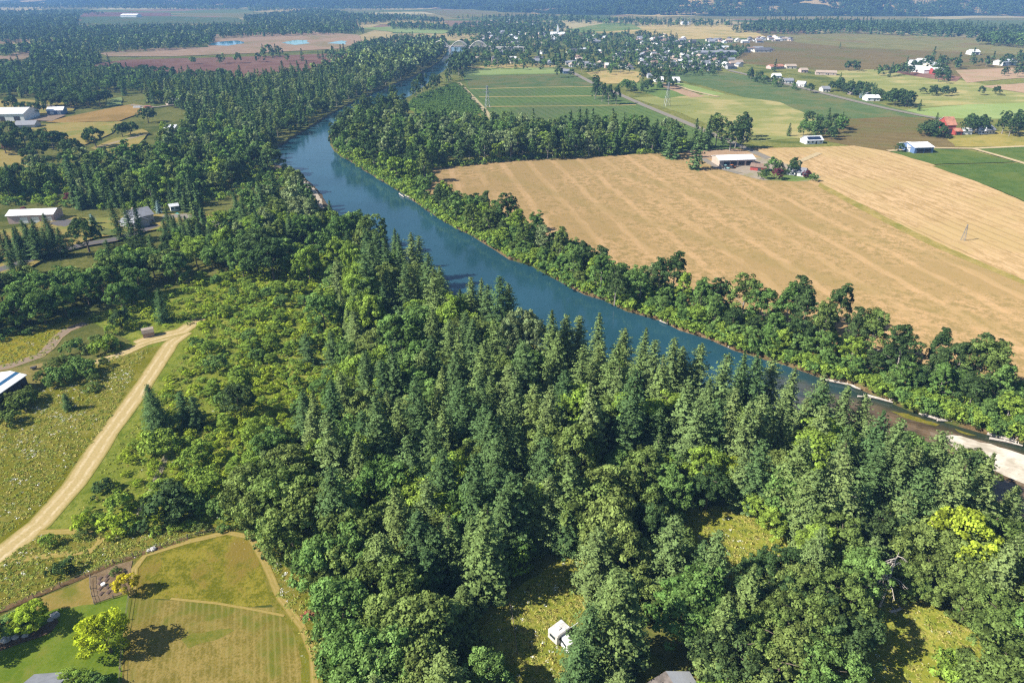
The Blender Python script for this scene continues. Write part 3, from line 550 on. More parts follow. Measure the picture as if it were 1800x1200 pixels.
def fir_arrays(seed, H, Rr, leaf, wh, nb, droop=.28, base=.07, power=.8, ragged=.22, step=.48):
    r = np.random.default_rng(seed); Ps, Ns, Ss, Ts = [], [], [], []; z = H * base; k = 0
    while z < H - .35:
        t = (z - H * base) / (H * (1 - base)); Rz = Rr * ((1 - t) ** power) * (.72 + .28 * min(1, t / .18)) + .28
        nbr = max(4, int(nb * (1 - .45 * t)))
        for b in range(nbr):
            az = 6.283 * (b + r.uniform(-.35, .35)) / nbr + k * 1.7; L = Rz * (1 + r.uniform(-ragged * 1.3, ragged)); tb = .5 + r.normal() * .14
            s = np.arange(max(.22 * L, .1), L, step * (1 + .25 * (L < 1)))
            if len(s) == 0: s = np.array([L * .7])
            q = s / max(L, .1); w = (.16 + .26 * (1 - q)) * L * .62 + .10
            m = 4; lat = np.repeat(np.array([-1., -.35, .35, 1.])[None], len(s), 0) * w[:, None] * r.uniform(.5, 1.1, (len(s), m))
            ss = s[:, None] + r.uniform(-.3, .3, (len(s), m)) - np.abs(lat) * .3
            zz = z + L * (.30 * t - droop * (1 - t) * (s / L) ** 1.0 + .16 * (s / L) ** 2.2)[:, None] - np.abs(lat) * .22 + r.uniform(-.12, .12, (len(s), m)) + r.normal() * .08
            ca, sa = math.cos(az), math.sin(az)
            P = np.stack([ca * ss - sa * lat, sa * ss + ca * lat, zz], -1).reshape(-1, 3)
            nn = np.stack([ca * (.55 + 0 * ss) - sa * lat * .5, sa * (.55 + 0 * ss) + ca * lat * .5, np.full_like(ss, .85)], -1).reshape(-1, 3) + r.normal(size=(P.shape[0], 3)) * .38
            Ps.append(P); Ns.append(nn); Ss.append(leaf * r.uniform(.6, 1.25, len(P)) * (.7 + .3 * (1 - t))); Ts.append(tb + .42 * np.repeat(q, m) - .2 + r.normal(size=len(P)) * .12)  # tone rises along the branch: bright tips, shaded inside, put into the colour
        z += wh * (1 - .45 * t) * r.uniform(.8, 1.2); k += 1
    # leader
    n = 10; P = np.stack([r.normal(size=n) * .1, r.normal(size=n) * .1, np.linspace(H - .9, H, n)], 1); Ps.append(P); Ns.append(unit(r, n)); Ss.append(np.full(n, leaf * .5)); Ts.append(np.full(n, .6))
    return np.concatenate(Ps), np.concatenate(Ns), np.concatenate(Ss), np.concatenate(Ts), r
def trunk_mesh(name, seed, H, rad, limbs, mat, base_z=.35, lim_len=.3, top=1.0):
    r = random.Random(seed); b = MB(); pts = [(r.uniform(-.12, .12) * H * .03 * i, r.uniform(-.12, .12) * H * .03 * i, H * top * i / 6) for i in range(7)]
    b.tube(pts, [rad * (1.25 if i == 0 else 1) * (1 - i / 6.6) + .02 for i in range(7)], mat, 7)
    for k in range(limbs):
        z = H * (base_z + (.9 - base_z) * k / max(limbs, 1)); a = r.uniform(0, 6.28); L = H * lim_len * (1 - .55 * k / max(limbs, 1)) * r.uniform(.7, 1.1)
        p0 = (0, 0, z); p1 = (math.cos(a) * L * .5, math.sin(a) * L * .5, z + L * .35); p2 = (math.cos(a) * L, math.sin(a) * L, z + L * .6)
        b.tube([p0, p1, p2], [rad * .42 * (1 - .5 * z / H), rad * .26, rad * .08], mat, 5)
    return b.mesh(name)
ROUND = lambda z: np.sqrt(np.clip(1.02 - .2 * z, 0, 2)); TALL = lambda z: 1.0 - .28 * z; FLAT = lambda z: 1.05 + .05 * z; DOME = lambda z: 1.05 - .12 * z
SPEC = {}     # kind -> {lod: [arrays...]}, reference height and radius
def make_protos():
    S = SPEC
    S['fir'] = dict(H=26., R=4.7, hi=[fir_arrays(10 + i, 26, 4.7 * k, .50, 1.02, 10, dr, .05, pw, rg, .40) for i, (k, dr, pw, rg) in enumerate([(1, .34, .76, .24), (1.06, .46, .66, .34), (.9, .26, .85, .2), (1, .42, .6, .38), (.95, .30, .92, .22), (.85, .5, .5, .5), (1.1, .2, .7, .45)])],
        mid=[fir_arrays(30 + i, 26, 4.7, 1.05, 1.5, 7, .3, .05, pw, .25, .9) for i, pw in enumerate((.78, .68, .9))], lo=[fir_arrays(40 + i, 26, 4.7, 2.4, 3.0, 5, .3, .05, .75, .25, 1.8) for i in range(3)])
    S['broad'] = dict(H=17., R=6.2, hi=[crown_arrays(50 + i, 17, 6.2, b, 105, 1.25, .50, 62, p, .3) for i, (b, p) in enumerate([(.10, ROUND), (.16, DOME), (.08, TALL), (.12, ROUND), (.2, DOME)])],
        mid=[crown_arrays(60 + i, 17, 6.2, .08, 60, 1.5, .95, 26, ROUND, .35) for i in range(4)], lo=[crown_arrays(70 + i, 17, 6.2, .06, 26, 2.0, 2.2, 8, ROUND, .35) for i in range(3)])
    S['oak'] = dict(H=13., R=6.8, hi=[crown_arrays(80 + i, 13, 6.8, .16, 130, .98, .40, 62, FLAT, .4) for i in range(4)],
        mid=[crown_arrays(90 + i, 13, 6.8, .18, 60, 1.45, .95, 28, FLAT, .25) for i in range(4)], lo=[crown_arrays(95 + i, 13, 6.8, .18, 26, 2.0, 2.2, 8, FLAT, .25) for i in range(2)])
    S['cotton'] = dict(H=22., R=5.2, hi=[crown_arrays(100 + i, 22, 5.2, .06, 125, 1.15, .48, 54, TALL, .5) for i in range(4)],
        mid=[crown_arrays(110 + i, 22, 5.2, .06, 75, 1.35, .85, 26, TALL, .5) for i in range(5)], lo=[crown_arrays(120 + i, 22, 5.2, .05, 28, 1.9, 2.1, 8, TALL, .45) for i in range(3)])
    S['bush'] = dict(H=3.2, R=2.5, hi=[crown_arrays(130 + i, 3.2, 2.5, 0.0, 26, .72, .36, 34, ROUND, .45) for i in range(5)],
        mid=[crown_arrays(140 + i, 3.2, 2.5, 0.0, 20, .8, .55, 16, ROUND, .45) for i in range(4)], lo=[crown_arrays(150 + i, 3.2, 2.5, 0.0, 10, 1.0, 1.1, 7, ROUND, .4) for i in range(2)])
make_protos()
KIND_MAT = {'fir': 'fir', 'broad': 'leaf', 'oak': 'leaf', 'cotton': 'leaf', 'bush': 'leaf'}
WORD = {'fir': 'fir_tree', 'broad': 'broadleaf_tree', 'oak': 'oak_tree', 'cotton': 'cottonwood_tree', 'bush': 'bush'}
_pm = {}
def proto(kind, lod, i, col):
    L = SPEC[kind][lod]; i %= len(L); key = (kind, lod, i, col)
    if key not in _pm:
        P, Nn, Sz, T, r = L[i]; m = LEAF.get((KIND_MAT[kind], col)) or LEAF[('leaf', col)]
        _pm[key] = quads_mesh('%s_foliage' % WORD[kind].replace('_tree', ''), P, Nn, Sz, T, m, np.random.default_rng(i + 5))
    return _pm[key]
_tm = {}
def trunk_proto(kind, i):
    key = (kind, i % 3)
    if key not in _tm:
        H = SPEC[kind]['H']
        _tm[key] = {'fir': lambda: trunk_mesh('fir_trunk', i, H, .42, 0, BARK, top=.96), 'broad': lambda: trunk_mesh('broadleaf_trunk', i, H, .36, 7, BARK, .25, .34, .8),
            'oak': lambda: trunk_mesh('oak_trunk', i, H, .42, 8, BARK, .22, .42, .75), 'cotton': lambda: trunk_mesh('cottonwood_trunk', i, H, .36, 8, BARK_PALE, .2, .26, .88)}[kind]()
    return _tm[key]

# ------------------------------------------------------------------ where the trees stand
TREES = []          # dicts: kind, x, y, h, r, col, zone, seed
class Hash:
    def __init__(s, c): s.c = c; s.d = {}
    def ok(s, x, y, dmin):
        i, j = int(x // s.c), int(y // s.c); k = int(dmin // s.c) + 1
        for a in range(i - k, i + k + 1):
            for b in range(j - k, j + k + 1):
                for (px, py, pr_) in s.d.get((a, b), ()):
                    if (px - x) ** 2 + (py - y) ** 2 < (max(dmin, pr_)) ** 2: return False
        return True
    def put(s, x, y, dmin=0.0): s.d.setdefault((int(x // s.c), int(y // s.c)), []).append((x, y, dmin))
HASH = Hash(4.0); BHASH = Hash(2.0); AVOID = []     # AVOID: (x, y, radius) round buildings and roads
RIV_BB = (RIV_A.min(0), RIV_A.max(0))
def in_river(x, y):
    return RIV_BB[0][0] < x < RIV_BB[1][0] and RIV_BB[0][1] < y < RIV_BB[1][1] and inpoly(x, y, RIV_A)
def add_tree(kind, x, y, h, col, zone, r=None, hand=False, gap=None):
    r = r if r is not None else SPEC[kind]['R'] * (h / SPEC[kind]['H']) ** .75 * rng.uniform(.88, 1.14) * (1.22 if kind == 'fir' else 1.0)
    TREES.append(dict(kind=kind, x=x, y=y, h=h, r=r, col=col, zone=zone, hand=hand))
    (BHASH if kind == 'bush' else HASH).put(x, y, gap if gap is not None else r * .62)
def tip(kind, spec, zone, default_h):
    """trees read off the photo by the pixel of their top: 'x,y[,height[,colour]]'"""
    for it in spec.split():
        p = it.split(','); col = 'd'; h = default_h * rng.uniform(.76, 1.06); r = None
        for q in p[2:]:
            if q[0] == 'r' and len(q) > 1: r = float(q[1:])
            elif q[0].isdigit(): h = float(q)
            else: col = q
        tx, ty = float(p[0]), float(p[1])
        if zone == 'near wood' and kind == 'fir' and tx > 1290 and 775 < ty < 905: h = min(h, max(8.0, (950 - ty) / 6.5) * rng.uniform(.95, 1.1))
        x, y = at(tx, ty, h)
        add_tree(kind, x, y, h, col, zone, r, True)
def zone(name, px, spacing, mix, n_try=None, z=None, clear=()):
    """scatter: mix = [(kind, weight, hmin, hmax, colours)]"""
    if z is None: z = 9.0 if max(p[1] for p in px) < 165 else 0.0
    P = np.array([at(p[0], max(p[1], 6), z) for p in px]); lo = P.min(0); hi = P.max(0); area = abs(np.sum(P[:, 0] * np.roll(P[:, 1], -1) - np.roll(P[:, 0], -1) * P[:, 1])) / 2
    n = int(n_try or min(area / spacing ** 2 * 7, 60000)); wsum = sum(m[1] for m in mix); cl = [np.array([at(*p) for p in c]) for c in clear]
    for _ in range(n):
        x = rng.uniform(lo[0], hi[0]); y = rng.uniform(lo[1], hi[1])
        if not inpoly(x, y, P) or in_river(x, y): continue
        if name == 'grove across the river' and y > 480 and in_river(x - 3, y + 16): continue
        if name in ('near wood', 'woods left of the river') and mix[0][0] != 'bush' and (in_river(x, y + 9) or in_river(x + 4, y + 3) or in_river(x, y + 4)): continue
        u = rng.uniform(0, wsum)
        for m in mix:
            u -= m[1]
            if u <= 0: break
        sp = spacing * rng.uniform(.8, 1.15); hs = BHASH if m[0] == 'bush' else HASH
        if m[0] == 'bush': sp = spacing * (rng.uniform(.62, 1.35) if name == 'scrub left of the wood' else rng.uniform(.5, 1.1))
        if not hs.ok(x, y, sp): continue
        if any((x - a) ** 2 + (y - b) ** 2 < c * c for a, b, c in AVOID): continue
        if any(inpoly(x, y, c) for c in cl): continue
        h = rng.uniform(m[2], m[3]); add_tree(m[0], x, y, h, rng.choice(m[4]), name, gap=sp * .8)
def keep_off(px, r, step=4.0):
    P = densify([at(*p) for p in px], step, 0, closed=False)
    for p in P: AVOID.append((p[0], p[1], r))
keep_off([(985, 119), (1040, 146), (1130, 185), (1260, 240), (1352, 280)], 9)
keep_off([(1280, 124), (1420, 158), (1560, 192), (1660, 211)], 9)
keep_off([(1240, 290), (1290, 292), (1330, 297)], 16); keep_off([(1378, 304), (1410, 306)], 6)
keep_off([(0, 398), (30, 393), (70, 385), (100, 380)], 11); keep_off([(212, 392), (240, 386), (285, 378)], 11); keep_off([(225, 592), (255, 590), (268, 590)], 6)
keep_off([(0, 480), (80, 450), (150, 432), (200, 424), (275, 398)], 5); keep_off([(285, 384), (330, 383), (400, 402)], 6); keep_off([(100, 395), (150, 392)], 9)
keep_off([(130, 852), (245, 688), (325, 584)], 6); keep_off([(230, 190), (260, 188), (275, 186)], 12); keep_off([(322, 181), (345, 180)], 10)
keep_off([(985, 1110), (995, 1125)], 4); keep_off([(1165, 1195), (1172, 1235)], 8); keep_off([(0, 210), (45, 208), (95, 200)], 14); keep_off([(290, 225), (320, 226)], 10)

# town houses are laid out first, so that the trees leave room for them
HOUSES = []; HHASH = Hash(10.0)
def town(px, gap, n, street=(0.0,), big=0.0, name='town'):
    P = np.array([at(*p) for p in px]); lo = P.min(0); hi = P.max(0); k = 0
    for _ in range(n * 40):
        if k >= n: break
        x = rng.uniform(lo[0], hi[0]); y = rng.uniform(lo[1], hi[1])
        if not inpoly(x, y, P) or not HHASH.ok(x, y, gap): continue
        HHASH.put(x, y, gap * .9); L = rng.uniform(9, 14) * (1 + big * rng.random()); W = rng.uniform(7, 8.5) * (1 + big * .6 * rng.random())
        HOUSES.append((x, y, L, W, rng.choice(street) + rng.uniform(-.06, .06), name)); AVOID.append((x, y, max(L, W) * .5)); k += 1
town([(1118, 66), (1175, 64), (1222, 74), (1300, 92), (1230, 98), (1180, 96), (1120, 84)], 20, 44, (.2, 1.77))
town([(1182, 100), (1240, 98), (1300, 112), (1298, 122), (1230, 126), (1186, 118)], 19, 40, (.2, 1.77))
town([(1120, 90), (1180, 98), (1186, 118), (1130, 122)], 20, 26, (.2, 1.77))
town([(1237, 71), (1345, 68), (1345, 75), (1240, 78)], 17, 22, (.05, 1.6)); town([(1350, 66), (1402, 69), (1402, 74), (1350, 73)], 16, 12, (.05, 1.6))
town([(1307, 88), (1346, 87), (1346, 92), (1307, 93)], 18, 6, (.1,), 1.0)
town([(848, 60), (900, 58), (915, 80), (870, 84), (845, 74)], 26, 18, (.3, 1.87), .7); town([(905, 60), (1050, 62), (1110, 80), (1100, 110), (950, 108), (880, 96)], 30, 34, (.3, 1.87), .3)
town([(840, 104), (960, 110), (1040, 116), (1110, 118), (1110, 122), (1000, 118), (840, 110)], 22, 16, (.1, 1.7)); town([(830, 38), (900, 36), (980, 42), (960, 50), (850, 54)], 50, 12, (.3, 1.9), .6)

# --- the near wood, read off the photo
W1 = 'near wood'
tip('fir', '''720,410,o 733,415,o 750,442 708,460 727,460,o 683,472,o 778,468,o 767,470,o 827,487,o 842,490,o 858,500 880,483 898,497,o 808,508 817,542,18 703,538 640,443,24 650,420 667,408 690,400 703,408
 643,400 678,417 572,667 545,690,o 580,722,p,22 668,633 660,695 737,613,o 757,587 810,580,o 800,613 843,650 897,640,p 923,597 863,720 943,677,o 793,677 783,712,o 817,667 850,707 580,583,12 537,585,11
 580,817,24 693,853,o 747,840,p 667,933,o,18 793,897,o,18 833,910,o,18 800,993,8 810,1033,o,10 790,1053,o,13 777,1140,o,19 660,1183,p,17 880,820 900,833 830,800 975,547,o 993,550,o 1022,553,p 1050,553,p
 1097,573,o 1132,576,o 1152,594,p 1190,592,p 1203,607,p 1227,602,p 1270,616,p,24 1170,620,o 1313,617 1337,623 1370,636,p 1397,642,p 1383,700,p 1443,670 922,600 978,580,o,21 963,673,p 993,650 1050,668,p,25 1107,703,d,19
 1217,660,p,24 1293,680,p 1267,700 1160,763,o,15 880,860,18 897,833 927,840,o,17 973,833,p 950,890,o,11 1317,793,p,15 1343,770 1407,770,o 1423,767 1430,827,o,18 1383,817,p,13 903,648,p 1460,660,p 1494,674,p 1527,695,p 1562,721,d,24 1586,732,p,24
 1533,740,p 1490,748 1670,758,p 1553,793 1617,780,p 1593,783,p 1717,795 1757,802,p 1483,773,p 1443,823,p,19 1600,860,p 1673,843,p 1700,800,p 1695,788,p 1787,868,p 1590,775 1440,872,p,15 1667,902,p,20 1785,925,p,20 1447,923,p,16 1273,930,p,20,r3.6 1277,1050,o,18
 1182,915,p,18 1050,930,p,16 1097,1010,o,23 1117,1012,21 1032,1062,d,18 1020,1122,d,17 945,900,o,9 983,900,10 1325,985,o,17 870,760 905,745 955,765 1000,745,p 1010,810,o,22 1090,640,p 1075,600,o 1120,650 1250,660,p 1320,705,p 1350,690,p 1240,700,p
 1420,700,p 1455,715,p 1500,800,p 1530,850 1480,850 1560,880,o,24 1640,850,p 1630,820 1395,875,p,10 1352,840,p,8 770,790 760,740 720,760 700,700,o 640,610 690,600 720,660 850,600,o 870,560,o 830,560 790,560,o 750,540,o 770,640,o 740,700 880,700,p 1020,610,o 1060,600,o
 850,880,o 870,940,o,9 760,930,15 740,960,14 720,900 1000,890,12 1740,850,p 1730,900,p,22 1690,870,p 1750,880 620,760,o 630,720''', W1, 22.5)
tip('broad', '''427,822,o,15 477,833,o,17 450,812,o,15 507,897,o,16 610,893,o,16 537,857,o,16 643,822,m,15 683,815,m,15 557,947,m,15 620,940,m,15 597,1027,m,15 683,1060,o,15 733,1060,o,15 617,1120,m,15 667,1117,m,15
 917,940,m,7 857,1152,m,9,r3.6 613,440,b,20,r3 625,470,b,18 640,520,b,15 650,523,b,15 790,520,b,16 733,537,m,14 700,553,m,18 563,517,m,14 537,437,b,14 627,627,b,13 413,675,d,11 1217,727,d,12 1143,705,b,13 1103,695,b,13 1243,790,b,11 1283,802,y,9
 1067,825,o,16 1017,750,o,17 1140,795,o,13 1027,850,o,15 1080,880,o,15 1103,922,o,14 1147,860,o,11 1150,893,d,12 1335,872,b,6 1365,895,b,7 1017,680,b,14 1447,745,b,16 905,548,p,17,r4 925,545,p,17,r4 893,566,p,16,r3.8 940,562,p,16,r3.8
 470,760,m,12 450,780,b,10 440,740,b,9 500,790,o,14 520,830,o,15 560,880,o,14 585,855,o,15 460,860,o,14 640,980,o,14 700,1000,o,14 720,1100,o,14 660,1080,o,14 690,1140,m,13 740,1150,o,13 620,1170,m,13 720,830,b,13 760,850,b,12 600,740,m,13 640,760,b,12
 690,650,b,12 730,650,m,13 960,720,o,14 1040,720,d,13 1180,690,b,12 780,880,b,11 860,985,d,5 840,1000,d,6 590,960,o,14 600,900,m,14 1217,1030,m,13 700,900,o,14 820,860,m,14 1707,905,y,15 1410,830,m,14''', W1, 15)
tip('oak', '''1250,833,d,10 1557,905,d,10 1490,915,o,12 1637,942,o,9 1590,900,o,9 1695,985,o,9 1762,990,o,9 1750,915,o,12 1433,1030,o,12 1490,1022,o,12 1342,985,d,8 1390,975,d,8 1230,1030,m,12 1455,1137,m,11 1400,1105,o,11 1483,1077,d,11 1760,1062,o,8 1780,1110,o,8
 1357,1005,d,11 1387,1010,o,11 1640,990,o,8 1610,1000,o,7 1705,1040,o,7 1730,1020,o,8 1790,1030,o,8 1780,1150,o,11 1440,1080,o,11 1400,1050,o,12 1505,955,d,6 1612,945,o,8 1660,930,o,12 1725,955,o,11 1785,960,o,12 1340,1090,o,11 1380,1150,o,11 1790,1200,o,11 1300,1120,d,11 1520,925,d,8''', W1, 12)
CLEARS = [[(812, 1320), (828, 1085), (850, 1040), (880, 1015), (1000, 955), (1045, 985), (1045, 1110), (1010, 1260)], [(1180, 955), (1212, 885), (1330, 885), (1415, 950), (1405, 1065), (1290, 1080), (1205, 1025)],
  [(1430, 1240), (1500, 1140), (1510, 1040), (1530, 985), (1580, 970), (1615, 1010), (1660, 1065), (1720, 1105), (1775, 1160), (1770, 1340), (1430, 1340)], [(1120, 1260), (1130, 1160), (1220, 1160), (1240, 1260)], [(1040, 1130), (1120, 1100), (1210, 1080), (1200, 1200), (1050, 1200)]]
near_wood = [(560, 760), (620, 690), (600, 560), (590, 480), (600, 410), (680, 455), (790, 535), (890, 598), (970, 636), (1060, 664), (1150, 696), (1350, 748), (1530, 788), (1670, 845), (1800, 930), (2000, 1040), (2000, 1260), (1500, 1330), (1300, 1330),
  (600, 1330), (575, 1180), (590, 1090), (560, 1040), (500, 1010), (455, 960), (420, 915), (430, 840), (500, 790)]
zone(W1, near_wood, 5.8, [('fir', 3, 10, 16, 'dooop'), ('broad', 4, 8, 13, 'ommbo')], clear=CLEARS)
zone(W1, [(1180, 1000), (1500, 900), (1800, 930), (2000, 1040), (2000, 1300), (1250, 1330)], 6.0, [('oak', 5, 6, 9, 'ooodm'), ('fir', 1, 10, 15, 'p')], clear=CLEARS)
zone(W1, near_wood, 3.2, [('bush', 1, 1.5, 4.5, 'mmbdo')], clear=CLEARS)
# --- far river bank
FB = 'wooded far bank'
tip('cotton', '''890,340,d,19 945,372,m,17 1190,445,d,18 1165,455,d,16 1410,488,d,19 1484,503,d,18 1395,500,m,17 1315,482,o,18 1345,500,m,16 1270,490,d,15 1550,545,o,18 1600,575,d,17 1740,590,d,18 1760,605,o,18 1665,580,d,15 1700,600,d,15 1770,640,m,14 1060,450,m,15 1010,430,m,15 1085,470,d,15
 985,400,o,14 770,325,d,13 745,315,m,13 800,345,m,14 830,360,o,14 860,368,o,13 790,335,d,14 1130,470,m,15 1240,490,m,15 1460,530,o,17 1520,545,d,17 1430,510,d,18''', FB, 17)
BANK_W = np.array([at(*p) for p in RIGHT_BANK])
def bank_zone(i0, i1, d0, d1, spacing, mix, n):
    seg = BANK_W[i0:i1 + 1]; L = np.linalg.norm(np.diff(seg, axis=0), axis=1); cum = np.concatenate([[0], np.cumsum(L)])
    for _ in range(n):
        q = rng.uniform(0, cum[-1]); k = min(int(np.searchsorted(cum, q) - 1), len(L) - 1); k = max(k, 0); t = (q - cum[k]) / L[k]; d = (seg[k + 1] - seg[k]) / L[k]
        p = seg[k] + (seg[k + 1] - seg[k]) * t; off = rng.uniform(d0, d1); x, y = p[0] - d[1] * off, p[1] + d[0] * off
        if off > .6 and in_river(x, y): x, y = p[0] + d[1] * off, p[1] - d[0] * off
        if in_river(x, y) and off > .6: continue
        u = rng.uniform(0, sum(m[1] for m in mix))
        for m in mix:
            u -= m[1]
            if u <= 0: break
        hs = BHASH if m[0] == 'bush' else HASH; sp = spacing * rng.uniform(.75, 1.15)
        if not hs.ok(x, y, sp): continue
        add_tree(m[0], x, y, rng.uniform(m[2], m[3]), rng.choice(m[4]), FB, gap=sp * .8)
iA, iB = 20, len(RIGHT_BANK) - 1
bank_zone(iA, iB, 7, 17, 6.6, [('cotton', 5, 7, 15, 'mmodbdp'), ('broad', 3, 6, 12, 'mbd')], 6000)
bank_zone(iA, iB, 1.5, 10, 4.3, [('broad', 4, 3.5, 8.5, 'bmmbo'), ('cotton', 1, 6, 11, 'mbb')], 5000)
bank_zone(iA - 6, iB, -.9, 5, 2.1, [('bush', 1, 1.6, 4.0, 'bbbmmb')], 6000)
bank_zone(iA, iB, 4, 24, 3.4, [('bush', 1, 1.5, 4, 'bmmb')], 5000)
# --- grove beyond the bend
GV = 'grove across the river'
tip('fir', '935,190,o,26 900,195,24 918,200,22 1003,192,25 1020,188,26 1033,190,25 1043,190,24 1082,190,o,27 1098,197,o,24 1115,200,o,24 1135,205,22 1190,210,26 1178,212,24 1230,222,27 1250,202,23 852,190,22 866,196,22', GV, 24)
tip('cotton', '640,165,d,22 610,188,d,14 690,150,d,19 740,130,d,22 730,140,d,20 760,130,d,20 800,195,p,20 820,200,p,20 770,215,d,20 1080,200,o,22 1265,203,o,22 1300,205,d,22 1290,215,d,20 1312,212,d,20 790,105,d,24 805,100,d,22', GV, 20)
zone(GV, [(590, 250), (620, 230), (700, 225), (800, 235), (900, 238), (1000, 245), (1100, 248), (1195, 250), (1195, 270), (1100, 272), (1000, 280), (900, 284), (800, 292), (740, 302), (750, 322), (700, 320), (640, 292), (590, 268)], 6.5, [('cotton', 6, 13, 20, 'mddop'), ('broad', 2, 10, 15, 'mbd'), ('fir', 1, 14, 22, 'do')])
zone(GV, [(612, 222), (660, 206), (700, 198), (720, 204), (700, 230), (620, 238), (595, 246)], 8, [('cotton', 4, 13, 20, 'ddo')])
zone(GV, [(745, 164), (800, 134), (815, 142), (800, 148), (738, 176), (704, 196), (694, 194)], 15, [('cotton', 4, 9, 15, 'ddo'), ('bush', 2, 2, 4, 'b')], z=0)
zone(GV, [(590, 255), (740, 305), (760, 325), (730, 345), (650, 305), (588, 268)], 4.2, [('broad', 2, 4, 8, 'bmb'), ('bush', 3, 2, 4, 'bbm')])
zone(GV, [(740, 302), (900, 284), (1195, 268), (1195, 262), (900, 276), (740, 294)], 4.0, [('bush', 3, 1.5, 3.5, 'bbm')])
zone(GV, [(1215, 262), (1240, 262), (1240, 268), (1215, 268)], 8, [('fir', 1, 18, 24, 'd')])
# --- woods left of the river
LW = 'woods left of the river'
tip('fir', '455,305,26 545,335,d,18 190,332,24,r3 212,335,24,r3 229,342,22,r3 320,335,11 268,340,9 335,350,o,12 345,348,12 352,358,11 275,505,13 216,535,d,6 262,690,13 315,690,11 335,695,10 255,675,12 40,400,14 22,398,15 70,400,13 85,405,12 10,440,12 100,400,13 30,430,13 52,402,14 300,375,13 285,385,12 330,385,12 345,390,11 365,390,11 320,395,11 400,390,10 390,400,9 112,690,d,5.5 275,352,s,7 160,375,s,6', LW, 20)
tip('oak', '140,385,d,15 240,420,d,8 35,180,12 60,180,12 170,160,14 150,165,13 160,225,14 35,225,13 10,215,13 70,228,12 85,232,12 120,245,13 60,250,11 50,275,8 210,218,10 225,215,10 255,190,12 100,232,11 45,262,8 20,245,d,8 0,238,13 -20,230,13 15,170,13 85,160,11 110,165,12', LW, 13)
tip('broad', '460,400,d,18 470,420,d,17 440,410,d,17 490,350,o,18 510,330,p,18 525,345,p,16 545,380,m,14 555,410,m,14 600,380,m,16 620,372,m,16 650,380,o,17 575,400,m,15 500,420,m,13 480,440,b,9 30,500,m,14 70,480,m,13 110,470,m,13 140,480,m,13 190,450,o,14 215,450,m,13 60,510,m,13 100,500,m,13 20,520,m,12 170,470,m,13 230,470,m,12 280,445,o,12 300,450,m,12 340,420,b,10 310,410,b,10 400,420,m,13 420,440,m,12 240,495,r,4 205,545,d,7 150,240,g,5 285,215,y,9 120,338,r,5 36,365,r,5 10,250,r,7''', LW, 14)
woodsA = [(560, 378), (520, 340), (480, 300), (440, 318), (360, 352), (300, 356), (200, 362), (120, 352), (0, 352), (-60, 340), (-60, 322), (60, 318), (160, 308), (230, 290), (280, 272), (340, 245), (420, 230), (490, 250), (476, 285), (500, 305), (540, 345)]
zone(LW, woodsA, 7.0, [('broad', 6, 8, 16, 'mmoobd'), ('fir', 2, 12, 20, 'dd'), ('cotton', 2, 12, 18, 'mpo')], clear=[[(50, 345), (90, 342), (95, 355), (50, 360)]])
zone(LW, [(545, 222), (500, 245), (478, 275), (440, 290), (380, 262), (330, 240), (340, 200), (260, 182), (300, 165), (330, 150), (400, 150), (560, 135), (620, 140), (668, 150), (600, 185)], 7.6, [('fir', 6, 11, 24, 'dddo'), ('broad', 4, 7, 14, 'dmo'), ('cotton', 2, 12, 18, 'op')], clear=[[(500, 148), (535, 146), (540, 158), (500, 158)]])
zone(LW, [(545, 225), (490, 255), (476, 285), (440, 290), (460, 262), (520, 235)], 6.0, [('cotton', 4, 14, 20, 'op'), ('broad', 2, 8, 12, 'mb')])
zone(LW, [(410, 480), (560, 430), (660, 440), (640, 415), (570, 385), (520, 350), (440, 380), (415, 410), (380, 430)], 5.6, [('broad', 4, 8, 15, 'mdob'), ('fir', 3, 14, 22, 'dd'), ('cotton', 1, 12, 17, 'pm')])
zone(LW, [(0, 535), (40, 520), (130, 510), (200, 500), (280, 480), (330, 470), (300, 500), (220, 545), (140, 556), (60, 570), (0, 590), (-60, 600), (-60, 540)], 6.0, [('broad', 5, 7, 13, 'mmod')])
zone(LW, [(160, 478), (240, 440), (340, 420), (420, 440), (400, 480), (330, 470), (240, 480)], 6.5, [('broad', 5, 6, 11, 'mbod'), ('fir', 1, 10, 15, 'd')])
zone(LW, [(0, 440), (100, 415), (110, 425), (60, 445), (0, 470)], 4.5, [('fir', 5, 9, 13, 'dd')])
zone(LW, [(290, 400), (380, 415), (385, 425), (300, 415)], 4.2, [('fir', 5, 8, 11, 'dd')])
zone(LW, [(120, 350), (330, 345), (360, 365), (300, 365), (270, 362), (140, 368)], 5.0, [('fir', 5, 10, 15, 'dd')])
zone(LW, [(0, 130), (-60, 175), (40, 172), (140, 175), (210, 172), (250, 165), (300, 150), (440, 140), (330, 138), (240, 130), (160, 126), (100, 130)], 9, [('fir', 3, 12, 18, 'ddo'), ('broad', 4, 8, 13, 'dmm'), ('oak', 2, 8, 12, 'd')], clear=[[(160, 168), (215, 160), (215, 175), (160, 180)]])
zone(LW, [(60, 190), (130, 180), (190, 178), (188, 184), (120, 192)], 10, [('oak', 2, 9, 13, 'd')])
zone(LW, [(60, 300), (90, 290), (150, 290), (230, 275), (240, 285), (160, 302), (60, 318)], 11, [('oak', 3, 7, 10, 'd'), ('broad', 3, 6, 9, 'md')])
